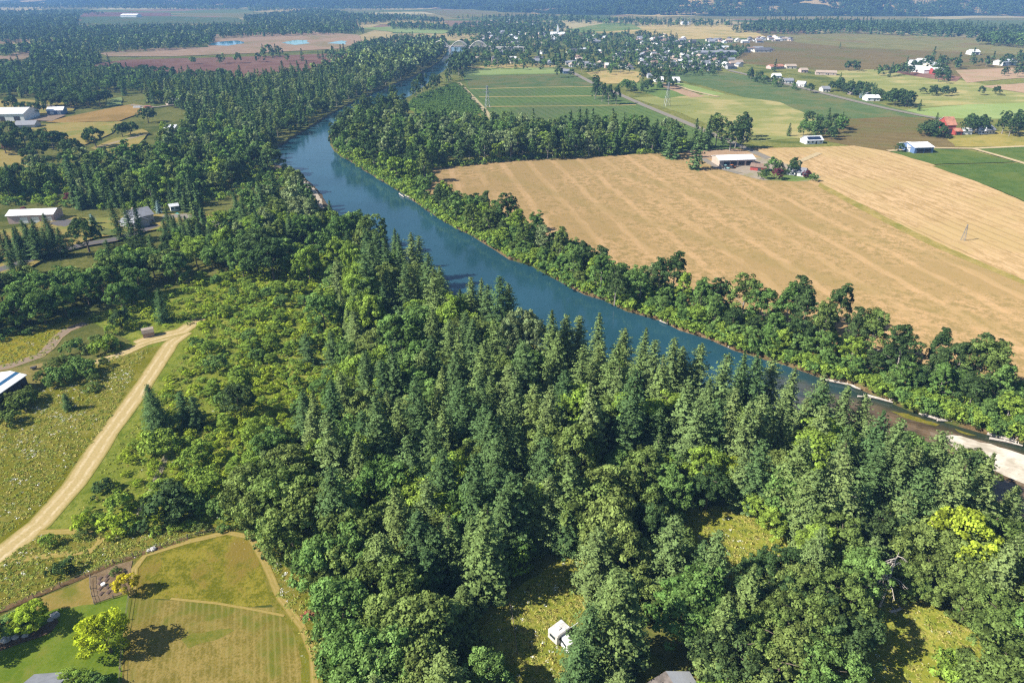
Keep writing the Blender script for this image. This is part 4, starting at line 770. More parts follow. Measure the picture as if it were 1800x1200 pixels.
# --- far bank of the upper river, and the distant tree belts
UR = 'woods by the bridge'
zone(UR, [(668, 150), (600, 140), (520, 138), (570, 118), (640, 100), (700, 92), (760, 86), (785, 84), (780, 96), (756, 114), (720, 132)], 9.0, [('cotton', 6, 16, 24, 'dop'), ('broad', 2, 12, 16, 'md')])
zone(UR, [(440, 138), (520, 128), (600, 120), (640, 112), (560, 140), (480, 142)], 8.5, [('fir', 5, 18, 24, 'd'), ('cotton', 2, 14, 20, 'd')])
zone(UR, [(785, 96), (815, 98), (830, 112), (800, 122), (790, 110)], 9, [('cotton', 3, 14, 22, 'd'), ('fir', 1, 16, 22, 'd')])
FT = 'tree belts beyond the ponds'
def belt(px, sp, mix, nm=FT): zone(nm, px, sp, mix)
DK = [('broad', 4, 9, 15, 'ddm'), ('fir', 3, 12, 20, 'd'), ('cotton', 1, 12, 18, 'dp')]
belt([(40, 108), (60, 92), (100, 86), (150, 92), (190, 100), (160, 110), (90, 112)], 10, DK)
belt([(0, 82), (80, 70), (180, 66), (260, 62), (365, 60), (380, 66), (360, 74), (290, 80), (180, 84), (90, 86), (0, 90)], 12, DK)
belt([(0, 46), (150, 46), (300, 44), (450, 42), (620, 40), (640, 52), (450, 58), (365, 62), (200, 64), (0, 68)], 13, DK)
belt([(0, 40), (0, 24), (70, 26), (138, 26), (138, 42), (60, 44)], 13, DK)
belt([(430, 28), (560, 16), (620, 24), (700, 26), (760, 30), (780, 36), (700, 33), (620, 40), (480, 42), (430, 40)], 14, DK)
belt([(680, 40), (780, 42), (790, 48), (690, 46)], 13, DK)
belt([(560, 98), (620, 82), (650, 68), (700, 64), (780, 66), (790, 78), (700, 88), (640, 96)], 12, DK)
belt([(290, 102), (430, 97), (500, 97), (600, 90), (600, 94), (500, 100), (300, 104)], 22, DK)
belt([(460, 82), (500, 86), (490, 92), (460, 94)], 14, DK)
belt([(0, 0), (200, 2), (300, 8), (420, 10), (420, 14), (280, 14), (150, 12), (0, 12)], 22, DK)
belt([(0, 18), (140, 18), (180, 22), (0, 22)], 22, DK)
belt([(430, 6), (640, 8), (720, 14), (560, 14), (440, 18)], 22, DK)
belt([(-40, 128), (0, 112), (30, 108), (40, 112), (10, 122)], 10, DK)
TW = 'town'
TOWN_TREES = [('broad', 5, 7, 12, 'dmd'), ('fir', 2, 10, 18, 'd'), ('cotton', 1, 10, 15, 'd')]
zone(TW, [(800, 70), (850, 58), (950, 48), (1050, 56), (1110, 64), (1140, 80), (1120, 100), (1110, 118), (1060, 120), (1000, 114), (900, 110), (830, 112), (800, 92)], 16.5, TOWN_TREES)
zone(TW, [(790, 60), (800, 40), (880, 34), (980, 36), (1000, 46), (900, 52), (850, 56)], 15, TOWN_TREES)
zone(TW, [(1100, 66), (1200, 70), (1320, 78), (1300, 92), (1250, 122), (1130, 122)], 10.5, [('broad', 5, 5, 9, 'dmd'), ('fir', 1, 8, 14, 'd')])
zone(TW, [(1050, 58), (1130, 52), (1190, 62), (1200, 72), (1100, 66)], 20, TOWN_TREES)
zone(TW, [(1315, 130), (1360, 138), (1440, 152), (1470, 160), (1440, 152), (1400, 140), (1345, 128), (1318, 124)], 9, TOWN_TREES)
zone(TW, [(1460, 160), (1530, 178), (1545, 172), (1480, 150)], 9, TOWN_TREES)
zone(TW, [(1555, 186), (1600, 190), (1596, 180), (1565, 176)], 7, [('broad', 4, 10, 15, 'd')])
LN = 'long wood below the hills'
zone(LN, [(1285, 52), (1340, 40), (1450, 38), (1600, 44), (1800, 52), (1900, 60), (1900, 72), (1800, 66), (1730, 60), (1600, 56), (1480, 52), (1380, 54), (1300, 50)], 15, [('fir', 5, 18, 28, 'd'), ('broad', 3, 14, 20, 'd')])
zone(LN, [(1720, 70), (1760, 62), (1900, 64), (1900, 76), (1800, 76)], 13, [('broad', 3, 14, 20, 'dm')])
zone(LN, [(800, 30), (950, 26), (1100, 32), (1200, 34), (1290, 38), (1290, 42), (1150, 42), (1060, 38), (960, 34)], 20, DK)
zone(LN, [(720, 10), (900, 9), (1080, 12), (1300, 20), (1300, 26), (1080, 16), (900, 12)], 30, DK)
FA = 'farms right of the town'
def few(px, sp, mix): zone(FA, px, sp, mix)
few([(1535, 120), (1560, 112), (1640, 100), (1680, 100), (1690, 110), (1640, 112), (1570, 124)], 13, TOWN_TREES)
few([(1640, 112), (1660, 108), (1672, 130), (1660, 138), (1650, 130)], 9, TOWN_TREES)
few([(1710, 104), (1800, 92), (1900, 96), (1900, 104), (1800, 104), (1740, 106)], 14, TOWN_TREES)
few([(1755, 120), (1800, 112), (1900, 116), (1900, 128), (1800, 124)], 14, TOWN_TREES)
few([(1626, 150), (1680, 148), (1690, 154), (1630, 154)], 9, [('broad', 3, 6, 10, 'd')])
few([(1715, 150), (1760, 148), (1762, 152), (1720, 154)], 11, [('broad', 3, 6, 10, 'd')])
few([(1410, 222), (1430, 215), (1480, 222), (1484, 232), (1460, 248), (1410, 246)], 9, [('broad', 3, 7, 12, 'dm'), ('fir', 1, 12, 18, 'd')])
few([(1605, 235), (1640, 232), (1662, 242), (1655, 244), (1620, 240)], 6, [('broad', 3, 7, 10, 'd')])
few([(1690, 228), (1730, 226), (1740, 236), (1700, 236)], 7, [('broad', 3, 9, 14, 'd')])
few([(1752, 232), (1785, 228), (1800, 236), (1770, 242)], 7, [('cotton', 3, 12, 18, 'd')])
few([(1090, 146), (1105, 150), (1200, 142), (1190, 136), (1120, 138)], 11, TOWN_TREES)
few([(1240, 246), (1310, 240), (1330, 244), (1310, 250)], 9, [('cotton', 3, 14, 20, 'd')])
tip('fir', '1390,216,d,10 1440,200,d,18 1470,206,d,15 1652,198,d,18 1690,92,d,20 1645,82,d,20 1715,84,d,20 1750,90,d,18 1478,75,o,10 1365,104,d,16 1620,175,d,10', FA, 16)
tip('broad', '1500,107,d,12 1492,108,d,12 1509,109,d,12 1584,252,d,6 1553,160,d,9 1362,278,m,9 1370,285,d,8 1400,278,d,9 1397,286,d,8 1420,300,r,5 1368,296,r,7 1432,305,m,5 1345,298,d,6 983,116,d,14 1005,122,d,9', FA, 10)
tip('cotton', '1050,132,d,20 1060,146,d,18 1072,150,d,18 1085,150,d,18 1048,140,d,19 1130,118,d,16 1160,122,d,18 1175,122,d,18 1150,124,d,16', FA, 17)
# --- scrub left of the near wood
SC = 'scrub left of the wood'
tip('bush', '100,650,m,4.5,r3.5 120,640,m,4,r3.2 140,635,m,4.5,r3.4 150,640,m,4,r3 90,660,m,3.5,r3 125,600,m,4,r3 170,600,b,4,r3 190,590,b,4.5,r3 205,600,m,2.5 160,675,o,2,r2.5 180,630,o,3,r1.6 163,658,o,2.5,r1.8 290,870,d,6.5,r5.5 300,860,d,5,r4 310,880,d,5,r4 205,870,b,4 175,850,d,3 140,910,y,3.2,r2.2 205,912,y,3.4,r3.2 225,918,m,2.5 85,942,b,2.4,r1.6 142,933,o,2,r1.4 102,992,d,2.6,r2.2 265,905,y,2.5 340,870,m,4 350,830,b,4 380,880,m,4 330,800,b,4 275,760,b,4.5,r4 290,770,b,4,r3.6 260,780,b,4 342,595,m,3 20,700,o,4 40,690,o,4.2,r3 10,725,o,3.5 1682,1165,b,4.5,r3.4 1695,1170,b,3.8,r3 465,895,m,6 200,1000,o,1.4,r1', SC, 3)
tip('oak', '22,690,o,4,r2.6 45,683,o,4,r2.4 90,635,o,4.5,r3 72,652,o,4,r2.5 5,722,o,3.5,r2 105,627,o,3.6,r2.2', 'small orchard', 4)
scrub = [(165, 660), (250, 590), (180, 560), (240, 530), (330, 490), (430, 470), (560, 430), (620, 460), (640, 560), (640, 690), (560, 770), (450, 830), (420, 905), (330, 930), (250, 940), (200, 930), (150, 920), (190, 840), (260, 740), (335, 600), (320, 580), (280, 580)]
TRK = [[(60, 935), (130, 862), (250, 692), (322, 592), (322, 575), (240, 590), (130, 640), (160, 700), (0, 960)]]
zone(SC, [(380, 480), (560, 430), (620, 460), (640, 560), (640, 690), (560, 770), (450, 830), (420, 905), (300, 920), (260, 900), (330, 820), (380, 720), (340, 640), (360, 560)], 3.4, [('bush', 10, .8, 2.7, 'byybyby'), ('broad', .35, 3.5, 6, 'bbm')], clear=TRK)
zone(SC, scrub, 3.3, [('bush', 10, .8, 2.2, 'byybyb')], clear=TRK)
zone(SC, [(100, 640), (180, 590), (240, 560), (260, 580), (220, 600), (150, 640)], 4, [('bush', 10, 1.5, 3.6, 'bmo')], clear=TRK)
zone(SC, [(0, 590), (140, 552), (230, 545), (200, 560), (100, 575), (0, 600)], 3.6, [('bush', 10, 1.2, 3, 'mdo')])
zone(SC, [(535, 1020), (580, 1030), (590, 1110), (560, 1260), (548, 1260), (560, 1120)], 3.2, [('bush', 10, .8, 2, 'bom')])
zone(SC, [(330, 920), (420, 905), (400, 930), (250, 950), (240, 930)], 3.0, [('bush', 10, .8, 1.8, 'bom')])
def orchard_rows(px, a0, du, dv):
    P = np.array([at(*p) for p in px]); c = P.mean(0); ca, sa = math.cos(a0), math.sin(a0)
    for i in range(-60, 61):
        for j in range(-60, 61):
            x = c[0] + ca * i * du - sa * j * dv + rng.uniform(-.4, .4); y = c[1] + sa * i * du + ca * j * dv + rng.uniform(-.4, .4)
            if inpoly(x, y, P): add_tree('broad', x, y, rng.uniform(3.4, 4.4), 'm', 'orchard by the river', 2.3)
orchard_rows([(716, 188), (737, 171), (800, 150), (812, 153), (845, 196), (820, 209), (748, 205)], heading((720, 186), (830, 205)), 5.2, 9.5)
zone('farm hedge', [(330, 186), (420, 186), (420, 190), (330, 192)], 5, [('bush', 1, 2, 3, 'd')])
zone('grey house garden', [(130, 400), (170, 392), (210, 408), (280, 402), (300, 408), (180, 425)], 5, [('bush', 1, 1, 2.4, 'dm')])
zone(LW, [(0, 300), (520, 300), (500, 330), (300, 372), (0, 360)], 6.0, [('bush', 1, 2, 4, 'bm')])
tip('broad', '215,1013,g,4.8,r2.0 172,1086,l,8.6,r3.9 42,1068,y,5.6,r3.1 110,1190,b,4.5,r2.6 135,1187,b,4,r2.4 160,1190,m,3.6,r2.2 20,1083,m,4,r2.6 -95,1090,m,9,r4', 'lawn', 6)

# ------------------------------------------------------------------ words for labels
ONES = 'zero one two three four five six seven eight nine ten eleven twelve thirteen fourteen fifteen sixteen seventeen eighteen nineteen'.split()
TENS = ' ten twenty thirty forty fifty sixty seventy eighty ninety'.split(' ')
def num(n):
    n = max(0, min(99, int(round(n)))); return ONES[n] if n < 20 else TENS[n // 10] + ('-' + ONES[n % 10] if n % 10 else '')
USED = set()
def spot_label(head, x, y, z, tail=''):
    """a label that ends with the place in the photo where its top stands, in whole percents"""
    X, Y, _ = px_of(x, y, z); a, b = X / 18, Y / 12
    cands = [(a, b)] + [(a + i, b + j) for i, j in ((.5, 0), (-.5, 0), (0, .5), (0, -.5), (.5, .5), (-.5, -.5), (.8, 0), (-.8, 0), (0, .8), (0, -.8), (.8, .8), (-.8, .8), (.8, -.8), (-.8, -.8))]
    for p, q in cands:
        s = '%s, %s %s percent across, %s percent down' % (head, tail or 'top', num(p), num(q))
        if s.lower() not in USED: break
    else:
        for w in ('slightly taller ', 'slightly shorter ', 'partly hidden ', 'half hidden ', 'closely crowded ', 'rather slim ', 'rather broad ', 'deeply shaded '):
            s = '%s%s, %s %s percent across, %s percent down' % (w, head, tail or 'top', num(a), num(b))
            if s.lower() not in USED: break
    USED.add(s.lower()); return s
COLW = {'d': 'dark green', 'o': 'olive green', 'p': 'pale grey-green', 'm': 'mid green', 'b': 'bright green', 'y': 'yellow-green', 'l': 'lime yellow', 'g': 'golden', 'r': 'purple-leaved', 's': 'blue-grey'}
KW = {'fir': 'fir', 'broad': 'leafy tree', 'oak': 'round oak', 'cotton': 'cottonwood', 'bush': 'bush'}
GRP = {'fir': 'firs of the valley woods', 'broad': 'leafy trees of the valley', 'oak': 'round oaks of the farmland and clearing', 'cotton': 'cottonwoods along the river', 'bush': 'bushes of the scrub and river bank'}

# ------------------------------------------------------------------ which trees show largest
def rank_trees():
    W_, H_ = 900, 600; buf = np.full((H_, W_), -1, np.int32); k = .5
    info = []
    for i, t in enumerate(TREES):
        X, Y, D = px_of(t['x'], t['y'], t['h'] * .55 + hz(t['x'], t['y'])); t['dep'] = D
        info.append((D, i, X * k, Y * k, t['r'] * FPX / D * k, t['h'] * .5 * FPX / D * k * .9))
    info.sort(reverse=True)
    for D, i, X, Y, a, b in info:
        if X < -a or X > W_ + a or Y < -b or Y > H_ + b or D < 10: continue
        x0, x1 = max(0, int(X - a)), min(W_, int(X + a) + 1); y0, y1 = max(0, int(Y - b)), min(H_, int(Y + b) + 1)
        if x0 >= x1 or y0 >= y1: continue
        yy, xx = np.mgrid[y0:y1, x0:x1]
        if TREES[i]['kind'] == 'fir':
            f = np.clip((yy + .5 - (Y - b)) / (2 * b + 1e-6), 0, 1); m = np.abs(xx + .5 - X) < a * f * 1.05 + .3
        else: m = ((xx + .5 - X) / (a + .3)) ** 2 + ((yy + .5 - Y) / (b + .3)) ** 2 < 1
        buf[y0:y1, x0:x1][m] = i
    cnt = np.bincount(buf[buf >= 0], minlength=len(TREES)); 
    for i, t in enumerate(TREES): t['vis'] = int(cnt[i])
rank_trees()
SINGLE, REST = [], {}
for kd in SPEC:
    L = sorted([t for t in TREES if t['kind'] == kd and t['vis'] > 2], key=lambda t: -(t['vis'] + (5000 if t['zone'] in ('lawn', 'small orchard') or t['col'] in 'rgsl' else 0)))
    pick = L[:298]; ids = {id(t) for t in pick}; SINGLE += pick
    REST[kd] = [t for t in TREES if t['kind'] == kd and id(t) not in ids]
def lod(t): return 'hi' if t['dep'] < 330 else ('mid' if t['dep'] < 850 else 'lo')
def plant(t):
    kd = t['kind']; i = rng.randrange(60); S = SPEC[kd]; sx = t['r'] / S['R']; sz = t['h'] / S['H']; nm = WORD[kd]; rz = rng.uniform(0, 6.28)
    size = {'fir': (21, 27.5), 'broad': (8, 14), 'oak': (9, 12.3), 'cotton': (13, 18.5), 'bush': (2.2, 3.8)}[kd]
    adj = 'small' if t['h'] < size[0] else ('tall' if t['h'] > size[1] else '')
    lean = {'near wood': 'in near wood', 'wooded far bank': 'on far bank', 'grove across the river': 'in grove', 'woods left of the river': 'on left bank', 'scrub left of the wood': 'in scrub', 'lawn': 'on lawn'}.get(t['zone'], '')
    head = ' '.join(w for w in (adj, COLW[t['col']], KW[kd], lean) if w)
    lab = spot_label(head, t['x'], t['y'], t['h'])
    if kd == 'bush':
        o = link(nm, proto(kd, lod(t), i, t['col'])); o.location = (t['x'], t['y'], 0); o.rotation_euler = (0, 0, rz); o.scale = (sx, sx, sz); tag(o, lab, 'bush', GRP[kd]); return
    root = empty(nm, (t['x'], t['y'], 0), rz, (sx, sx, sz)); tag(root, lab, {'fir': 'fir', 'broad': 'tree', 'oak': 'oak', 'cotton': 'cottonwood'}[kd], GRP[kd])
    root.rotation_euler = (rng.gauss(0, .035), rng.gauss(0, .035), rz)
    link('crown', proto(kd, lod(t), i, t['col']), root); link('trunk', trunk_proto(kd, i), root)
for t in SINGLE: plant(t)

# ------------------------------------------------------------------ what nobody could count: one object each, instanced
def scatter(name, rows, label, src_name='foliage'):
    """rows: (mesh, x, y, z, rz, sx, sz)"""
    if not rows: return None
    meshes = []
    for q in rows:
        if q[0] not in meshes: meshes.append(q[0])
    ix = {m.name: i for i, m in enumerate(meshes)}; n = len(rows)
    me = bpy.data.meshes.new(name); me.vertices.add(n); me.vertices.foreach_set('co', np.array([(q[1], q[2], q[3]) for q in rows], np.float32).reshape(-1))
    a = me.attributes.new('pick', 'INT', 'POINT'); a.data.foreach_set('value', np.array([ix[q[0].name] for q in rows], np.int32))
    a = me.attributes.new('turn', 'FLOAT_VECTOR', 'POINT'); a.data.foreach_set('vector', np.array([(0, 0, q[4]) for q in rows], np.float32).reshape(-1))
    a = me.attributes.new('size', 'FLOAT_VECTOR', 'POINT'); a.data.foreach_set('vector', np.array([(q[5], q[5], q[6]) for q in rows], np.float32).reshape(-1))
    me.update(); o = link(name, me); tag(o, label, kind='stuff')
    ng = bpy.data.node_groups.new(name, 'GeometryNodeTree'); ng.interface.new_socket('Geometry', in_out='INPUT', socket_type='NodeSocketGeometry'); ng.interface.new_socket('Geometry', in_out='OUTPUT', socket_type='NodeSocketGeometry')
    gi = ng.nodes.new('NodeGroupInput'); go = ng.nodes.new('NodeGroupOutput'); jn = ng.nodes.new('GeometryNodeJoinGeometry')
    def named(nm, ty):
        q = ng.nodes.new('GeometryNodeInputNamedAttribute'); q.data_type = ty; q.inputs[0].default_value = nm; return [s for s in q.outputs if s.enabled][0]
    pk, tn, sz = named('pick', 'INT'), named('turn', 'FLOAT_VECTOR'), named('size', 'FLOAT_VECTOR')
    for i, m in enumerate(meshes):
        src = bpy.data.objects.new(src_name, m); oi = ng.nodes.new('GeometryNodeObjectInfo'); oi.inputs['Object'].default_value = src; oi.transform_space = 'ORIGINAL'
        cmp_ = ng.nodes.new('FunctionNodeCompare'); cmp_.data_type = 'INT'; cmp_.operation = 'EQUAL'
        ins = [s for s in cmp_.inputs if s.enabled]; ng.links.new(pk, ins[0]); ins[1].default_value = i
        ip = ng.nodes.new('GeometryNodeInstanceOnPoints'); ng.links.new(gi.outputs[0], ip.inputs['Points']); ng.links.new(cmp_.outputs[0], ip.inputs['Selection'])
        ng.links.new(oi.outputs['Geometry'], ip.inputs['Instance']); ng.links.new(tn, ip.inputs['Rotation']); ng.links.new(sz, ip.inputs['Scale']); ng.links.new(ip.outputs[0], jn.inputs[0])
    ng.links.new(jn.outputs[0], go.inputs[0]); md = o.modifiers.new('scatter', 'NODES'); md.node_group = ng; return o
def rest_rows(L):
    out = []
    for t in L:
        S = SPEC[t['kind']]; X, Y, D = px_of(t['x'], t['y'], t['h'] * .5)
        if D < 5 or X < -260 or X > 2060 or Y > 1420: continue
        out.append((proto(t['kind'], lod(t) if t['dep'] > 330 or t['vis'] > 25 else ('hi' if t['dep'] < 200 else 'mid'), rng.randrange(60), t['col']), t['x'], t['y'], hz(t['x'], t['y']), rng.uniform(0, 6.28), t['r'] / S['R'], t['h'] / S['H']))
    return out
scatter('fir_woods', rest_rows(REST['fir']), 'dark fir woods massed along river, farms and horizon')
scatter('leafy_woods', rest_rows(REST['broad'] + REST['oak']), 'leafy woods and tree belts across the valley')
scatter('cottonwood_woods', rest_rows(REST['cotton']), 'cottonwood woods massed along the upper river')
scatter('undergrowth', rest_rows(REST['bush']), 'low green undergrowth of scrub, bank and wood edge')
# trees covering the hazy hills
def hill_woods():
    rows = []; r = np.random.default_rng(77); n = 0
    while n < 34000:
        x = r.uniform(-2600, 3600); y = r.uniform(2800, 5200); n += 1
        z = hz(x, y)
        if z < 2.0: continue
        if math.sin(x * .0061 + 1.3 * math.sin(y * .0049)) * math.sin(y * .0083 + x * .002) > .62: continue
        s = r.uniform(.7, 1.25)
        rows.append((proto('fir' if r.random() < .55 else 'broad', 'lo', int(r.integers(0, 3)), 'd'), x, y, z - 1, r.uniform(0, 6.28), s * 1.6, s * 1.0))
    scatter('hill_woods', rows, 'dark woods covering the hazy hills at the top of the photo')
hill_woods()

# ------------------------------------------------------------------ buildings
P_ = dict(white=paint('white_paint', (.72, .72, .70, 1), .6, .08, .3), cream=paint('cream_paint', (.60, .55, .45, 1), .7, .08, .3), beige=paint('beige_siding', (.42, .34, .28, 1), .7, .1, .3), grey=paint('grey_siding', (.36, .37, .39, 1), .7, .1, .3),
  red=paint('barn_red', (.34, .055, .045, 1), .7, .15, .3), blue=paint('blue_paint', (.10, .17, .32, 1), .6, .1, .3), pink=paint('pinkish_siding', (.50, .36, .32, 1), .7, .1, .3), dark=paint('dark_opening', (.035, .035, .04, 1), .8, .1, .3),
  teal=paint('teal_siding', (.20, .38, .38, 1), .7, .1, .3))
RF = dict(white=paint('white_metal_roof', (.74, .74, .75, 1), .45, .06, .15, 0, ('X', 3)), pale=paint('pale_metal_roof', (.56, .58, .61, 1), .45, .1, .15, 0, ('X', 3)), grey=paint('grey_shingles', (.20, .21, .235, 1), .85, .12, .8), dark=paint('dark_shingles', (.085, .085, .095, 1), .85, .12, .8),
  brown=paint('brown_shingles', (.20, .135, .10, 1), .85, .15, .8), rust=paint('rusty_roof', (.42, .19, .12, 1), .7, .25, .3), tan=paint('tan_shingles', (.34, .27, .21, 1), .85, .12, .8), mossy=paint('mossy_shingles', (.15, .13, .12, 1), .9, .3, .5))
GLASS = paint('window_glass', (.03, .045, .06, 1), .12, .05, .5); TRIM = P_['white']; SOLAR = paint('solar_panel', (.012, .02, .05, 1), .15, .05, .5)
def gable_wall(b, L, W, hw, hr, m):
    x, y = L / 2, W / 2
    vs = [(-x, -y, 0), (x, -y, 0), (x, y, 0), (-x, y, 0), (-x, -y, hw), (x, -y, hw), (x, y, hw), (-x, y, hw), (-x, 0, hw + hr), (x, 0, hw + hr)]
    b.add(vs, [(0, 1, 5, 4), (2, 3, 7, 6), (1, 2, 6, 9, 5), (3, 0, 4, 8, 7), (3, 2, 1, 0)], m)
def gable_roof(b, L, W, hw, hr, m, over=.5, th=.18, m2=None):
    x = L / 2 + over; sl = hr / (W / 2); y = W / 2 + over; ze = hw - sl * over + .04; zr = hw + hr + .04
    for s, mm in ((-1, m), (1, m2 or m)):
        vs = [(-x, s * y, ze), (x, s * y, ze), (x, 0, zr), (-x, 0, zr), (-x, s * y, ze + th), (x, s * y, ze + th), (x, 0, zr + th), (-x, 0, zr + th)]
        fs = [(0, 1, 2, 3), (4, 7, 6, 5), (0, 4, 5, 1), (0, 3, 7, 4), (1, 5, 6, 2)]
        b.add(vs, fs, mm)
def place_line(p0, p1, W, z=0):
    a, b = at(*p0), at(*p1); L = math.hypot(b[0] - a[0], b[1] - a[1]); an = math.atan2(b[1] - a[1], b[0] - a[0])
    return ((a[0] + b[0]) / 2 - math.sin(an) * W / 2, (a[1] + b[1]) / 2 + math.cos(an) * W / 2), L, an
def building(name, p0, p1, W, hw, hr, wall, roof, label, cat='house', windows=0, doors=(), chimney=False, roof2=None, group=None, mat_door='dark', ends=0, over=.5):
    """front wall's foot runs from pixel p0 to pixel p1; the building reaches W metres back"""
    (cx, c_y), L, an = place_line(p0, p1, W); root = empty(name, (cx, c_y, 0), an); tag(root, label, cat, group)
    b = MB(); gable_wall(b, L, W, hw, hr, P_[wall]); b.build('wall', root)
    b = MB(); gable_roof(b, L, W, hw, hr, RF[roof], over, m2=RF[roof2] if roof2 else None); ro = b.build('roof', root)
    if chimney:
        b = MB(); b.box(-L * .2 - .4, -L * .2 + .4, -.4, .4, hw + hr * .5, hw + hr + 1.0, P_['beige']); b.build('chimney', ro)
    def win(x, y, z, w, h, ax):
        f = MB(); g = MB(); d = .05
        if ax == 'y': f.box(x - w / 2 - .1, x + w / 2 + .1, y - d, y + .02, z - .1, z + h + .1, TRIM); g.box(x - w / 2, x + w / 2, y - d - .03, y - d, z, z + h, GLASS)
        else: f.box(x - .02, x + d, y - w / 2 - .1, y + w / 2 + .1, z - .1, z + h + .1, TRIM); g.box(x + d, x + d + .03, y - w / 2, y + w / 2, z, z + h, GLASS)
        fo = f.build('window', root); g.build('pane', fo)
    for k in range(windows):
        x = -L / 2 + L * (k + .5) / windows
        if any(abs(x - dx * L) < dw / 2 + .9 for dx, dw, dh in doors): continue
        win(x, -W / 2, 1.0, 1.2, 1.2, 'y')
    for k in range(ends): win(L / 2, -W / 2 + W * (k + .5) / ends, 1.0, 1.1, 1.2, 'x')
    for dx, dw, dh in doors:
        b = MB(); b.box(dx * L - dw / 2, dx * L + dw / 2, -W / 2 - .07, -W / 2 + .03, .02, dh, P_[mat_door]); b.build('door', root)
    return root
# grey house compound
building('barn', (16, 394), (97, 391), 10, 4.2, 1.5, 'pink', 'white', 'long pinkish barn with white metal roof beside firs', 'barn', 0, ((.36, 4.2, 3.2), (.1, 3.4, 3.2), (-.15, 3.4, 3.2)), mat_door='white')
hs = building('house', (238, 400), (273, 392), 11, 4.6, 2.6, 'grey', 'grey', 'large grey house with grey gabled roofs among firs', 'house', 5, ((.1, 1.2, 2.2),), True, ends=2)
b = MB(); gable_wall(b, 8, 7, 3.6, 2.2, P_['grey']); w_ = b.build('wing', hs); w_.location = (-3.0, -6.0, 0); w_.rotation_euler = (0, 0, R(90))
b = MB(); gable_roof(b, 8, 7, 3.6, 2.2, RF['grey']); w2 = b.build('roof', w_)
building('garage', (212, 400), (231, 404), 9, 3.0, 1.8, 'white', 'grey', 'white garage with grey roof left of the grey house', 'garage', 0, ((-.2, 2.6, 2.3), (.22, 2.6, 2.3)), mat_door='grey')
building('pool_house', (301, 372), (315, 370), 4, 2.6, .8, 'white', 'pale', 'small flat-looking pool house by the turquoise pool', 'pool house', 2)
# big metal barn at the left edge, and the garden shed
def metal_barn():
    a = at(44, 660, 4.2); b_ = at(-30, 711, 4.2); L = 17.0; an = math.atan2(a[1] - b_[1], a[0] - b_[0])
    W = 9.0; cx = a[0] - math.cos(an) * L / 2 - math.sin(an) * W / 2; c_y = a[1] - math.sin(an) * L / 2 + math.cos(an) * W / 2
    root = empty('barn', (cx, c_y, 0), an); tag(root, 'white metal-roofed barn with a blue roof stripe beside the small orchard', 'barn')
    b = MB(); gable_wall(b, L, W, 4.2, .9, P_['dark']); b.build('wall', root)
    b = MB(); gable_roof(b, L, W, 4.2, .9, RF['white'], .4); ro = b.build('roof', root)
    b = MB(); sl = .9 / 4.5
    y0, y1 = -2.6, -1.5
    b.add([(-L / 2 - .4, y0, 5.1 + sl * y0 + .26), (L / 2 + .4, y0, 5.1 + sl * y0 + .26), (L / 2 + .4, y1, 5.1 + sl * y1 + .26), (-L / 2 - .4, y1, 5.1 + sl * y1 + .26)], [(0, 1, 2, 3)], paint('blue_strip', (.03, .11, .22, 1), .3, .1)); b.build('skylight_strip', ro)
metal_barn()
def garden_shed():
    (cx, c_y), L, an = place_line((251, 588), (262, 592), 3.4); x, y = at(262, 590)
    root = empty('garden_shed', (x, y, 0), R(28)); tag(root, 'small barn-roofed wooden shed at the end of the mown track', 'shed')
    wood = paint('shed_siding', (.36, .25, .19, 1), .8, .15, 2); b = MB(); L, W = 3.4, 2.8
    prof = [(-W / 2, 0), (W / 2, 0), (W / 2, 1.7), (W * .34, 2.55), (0, 3.0), (-W * .34, 2.55), (-W / 2, 1.7)]; n = len(prof)
    b.add([(-L / 2, p[0], p[1]) for p in prof] + [(L / 2, p[0], p[1]) for p in prof], [tuple(range(n))[::-1], tuple(range(n, 2 * n)), (0, n, n + 1, 1), (1, n + 1, n + 2, 2), (6, n + 6, n, 0)], wood); b.build('wall', root)
    b = MB(); rp = [(-W / 2 - .12, 1.6), (-W * .36, 2.62), (0, 3.1), (W * .36, 2.62), (W / 2 + .12, 1.6)]
    for k in range(4):
        p, q = rp[k], rp[k + 1]
        b.add([(-L / 2 - .15, p[0], p[1]), (L / 2 + .15, p[0], p[1]), (L / 2 + .15, q[0], q[1]), (-L / 2 - .15, q[0], q[1]), (-L / 2 - .15, p[0], p[1] + .08), (L / 2 + .15, p[0], p[1] + .08), (L / 2 + .15, q[0], q[1] + .08), (-L / 2 - .15, q[0], q[1] + .08)],
              [(0, 3, 2, 1), (4, 5, 6, 7), (0, 1, 5, 4), (1, 2, 6, 5), (2, 3, 7, 6), (3, 0, 4, 7)], RF['tan'])
    b.build('roof', root); b = MB(); b.box(L / 2, L / 2 + .06, -.75, .75, .05, 1.85, paint('shed_door', (.42, .34, .27, 1), .8, .1, 2)); d = b.build('door', root)
    b = MB(); b.box(L / 2 + .06, L / 2 + .09, -.03, .03, .1, 1.8, P_['dark']); b.build('door_gap', d)
garden_shed()
# two roofs at the bottom edge
building('house', (1128, 1250), (1205, 1262), 8.5, 2.8, 1.9, 'cream', 'mossy', 'house in tree shade with mossy roof at the bottom edge', 'house', 3, roof2='pale')
bpy.data.objects['house.001'].rotation_euler.z += R(-62); hx = at(1170, 1166, 4.8); bpy.data.objects['house.001'].location = (hx[0] + 1.0, hx[1] - 5.2, 0)
building('house', (26, 1288), (88, 1283), 8.0, 2.8, 2.0, 'grey', 'grey', 'grey-roofed house beyond the lawn at the bottom corner', 'house', 3)
building('garage', (102, 1248), (124, 1241), 4.6, 2.3, 1.5, 'grey', 'pale', 'small pale-roofed garage beside shrubs at the bottom corner', 'garage', 0, ((0, 1.6, 2.0),))
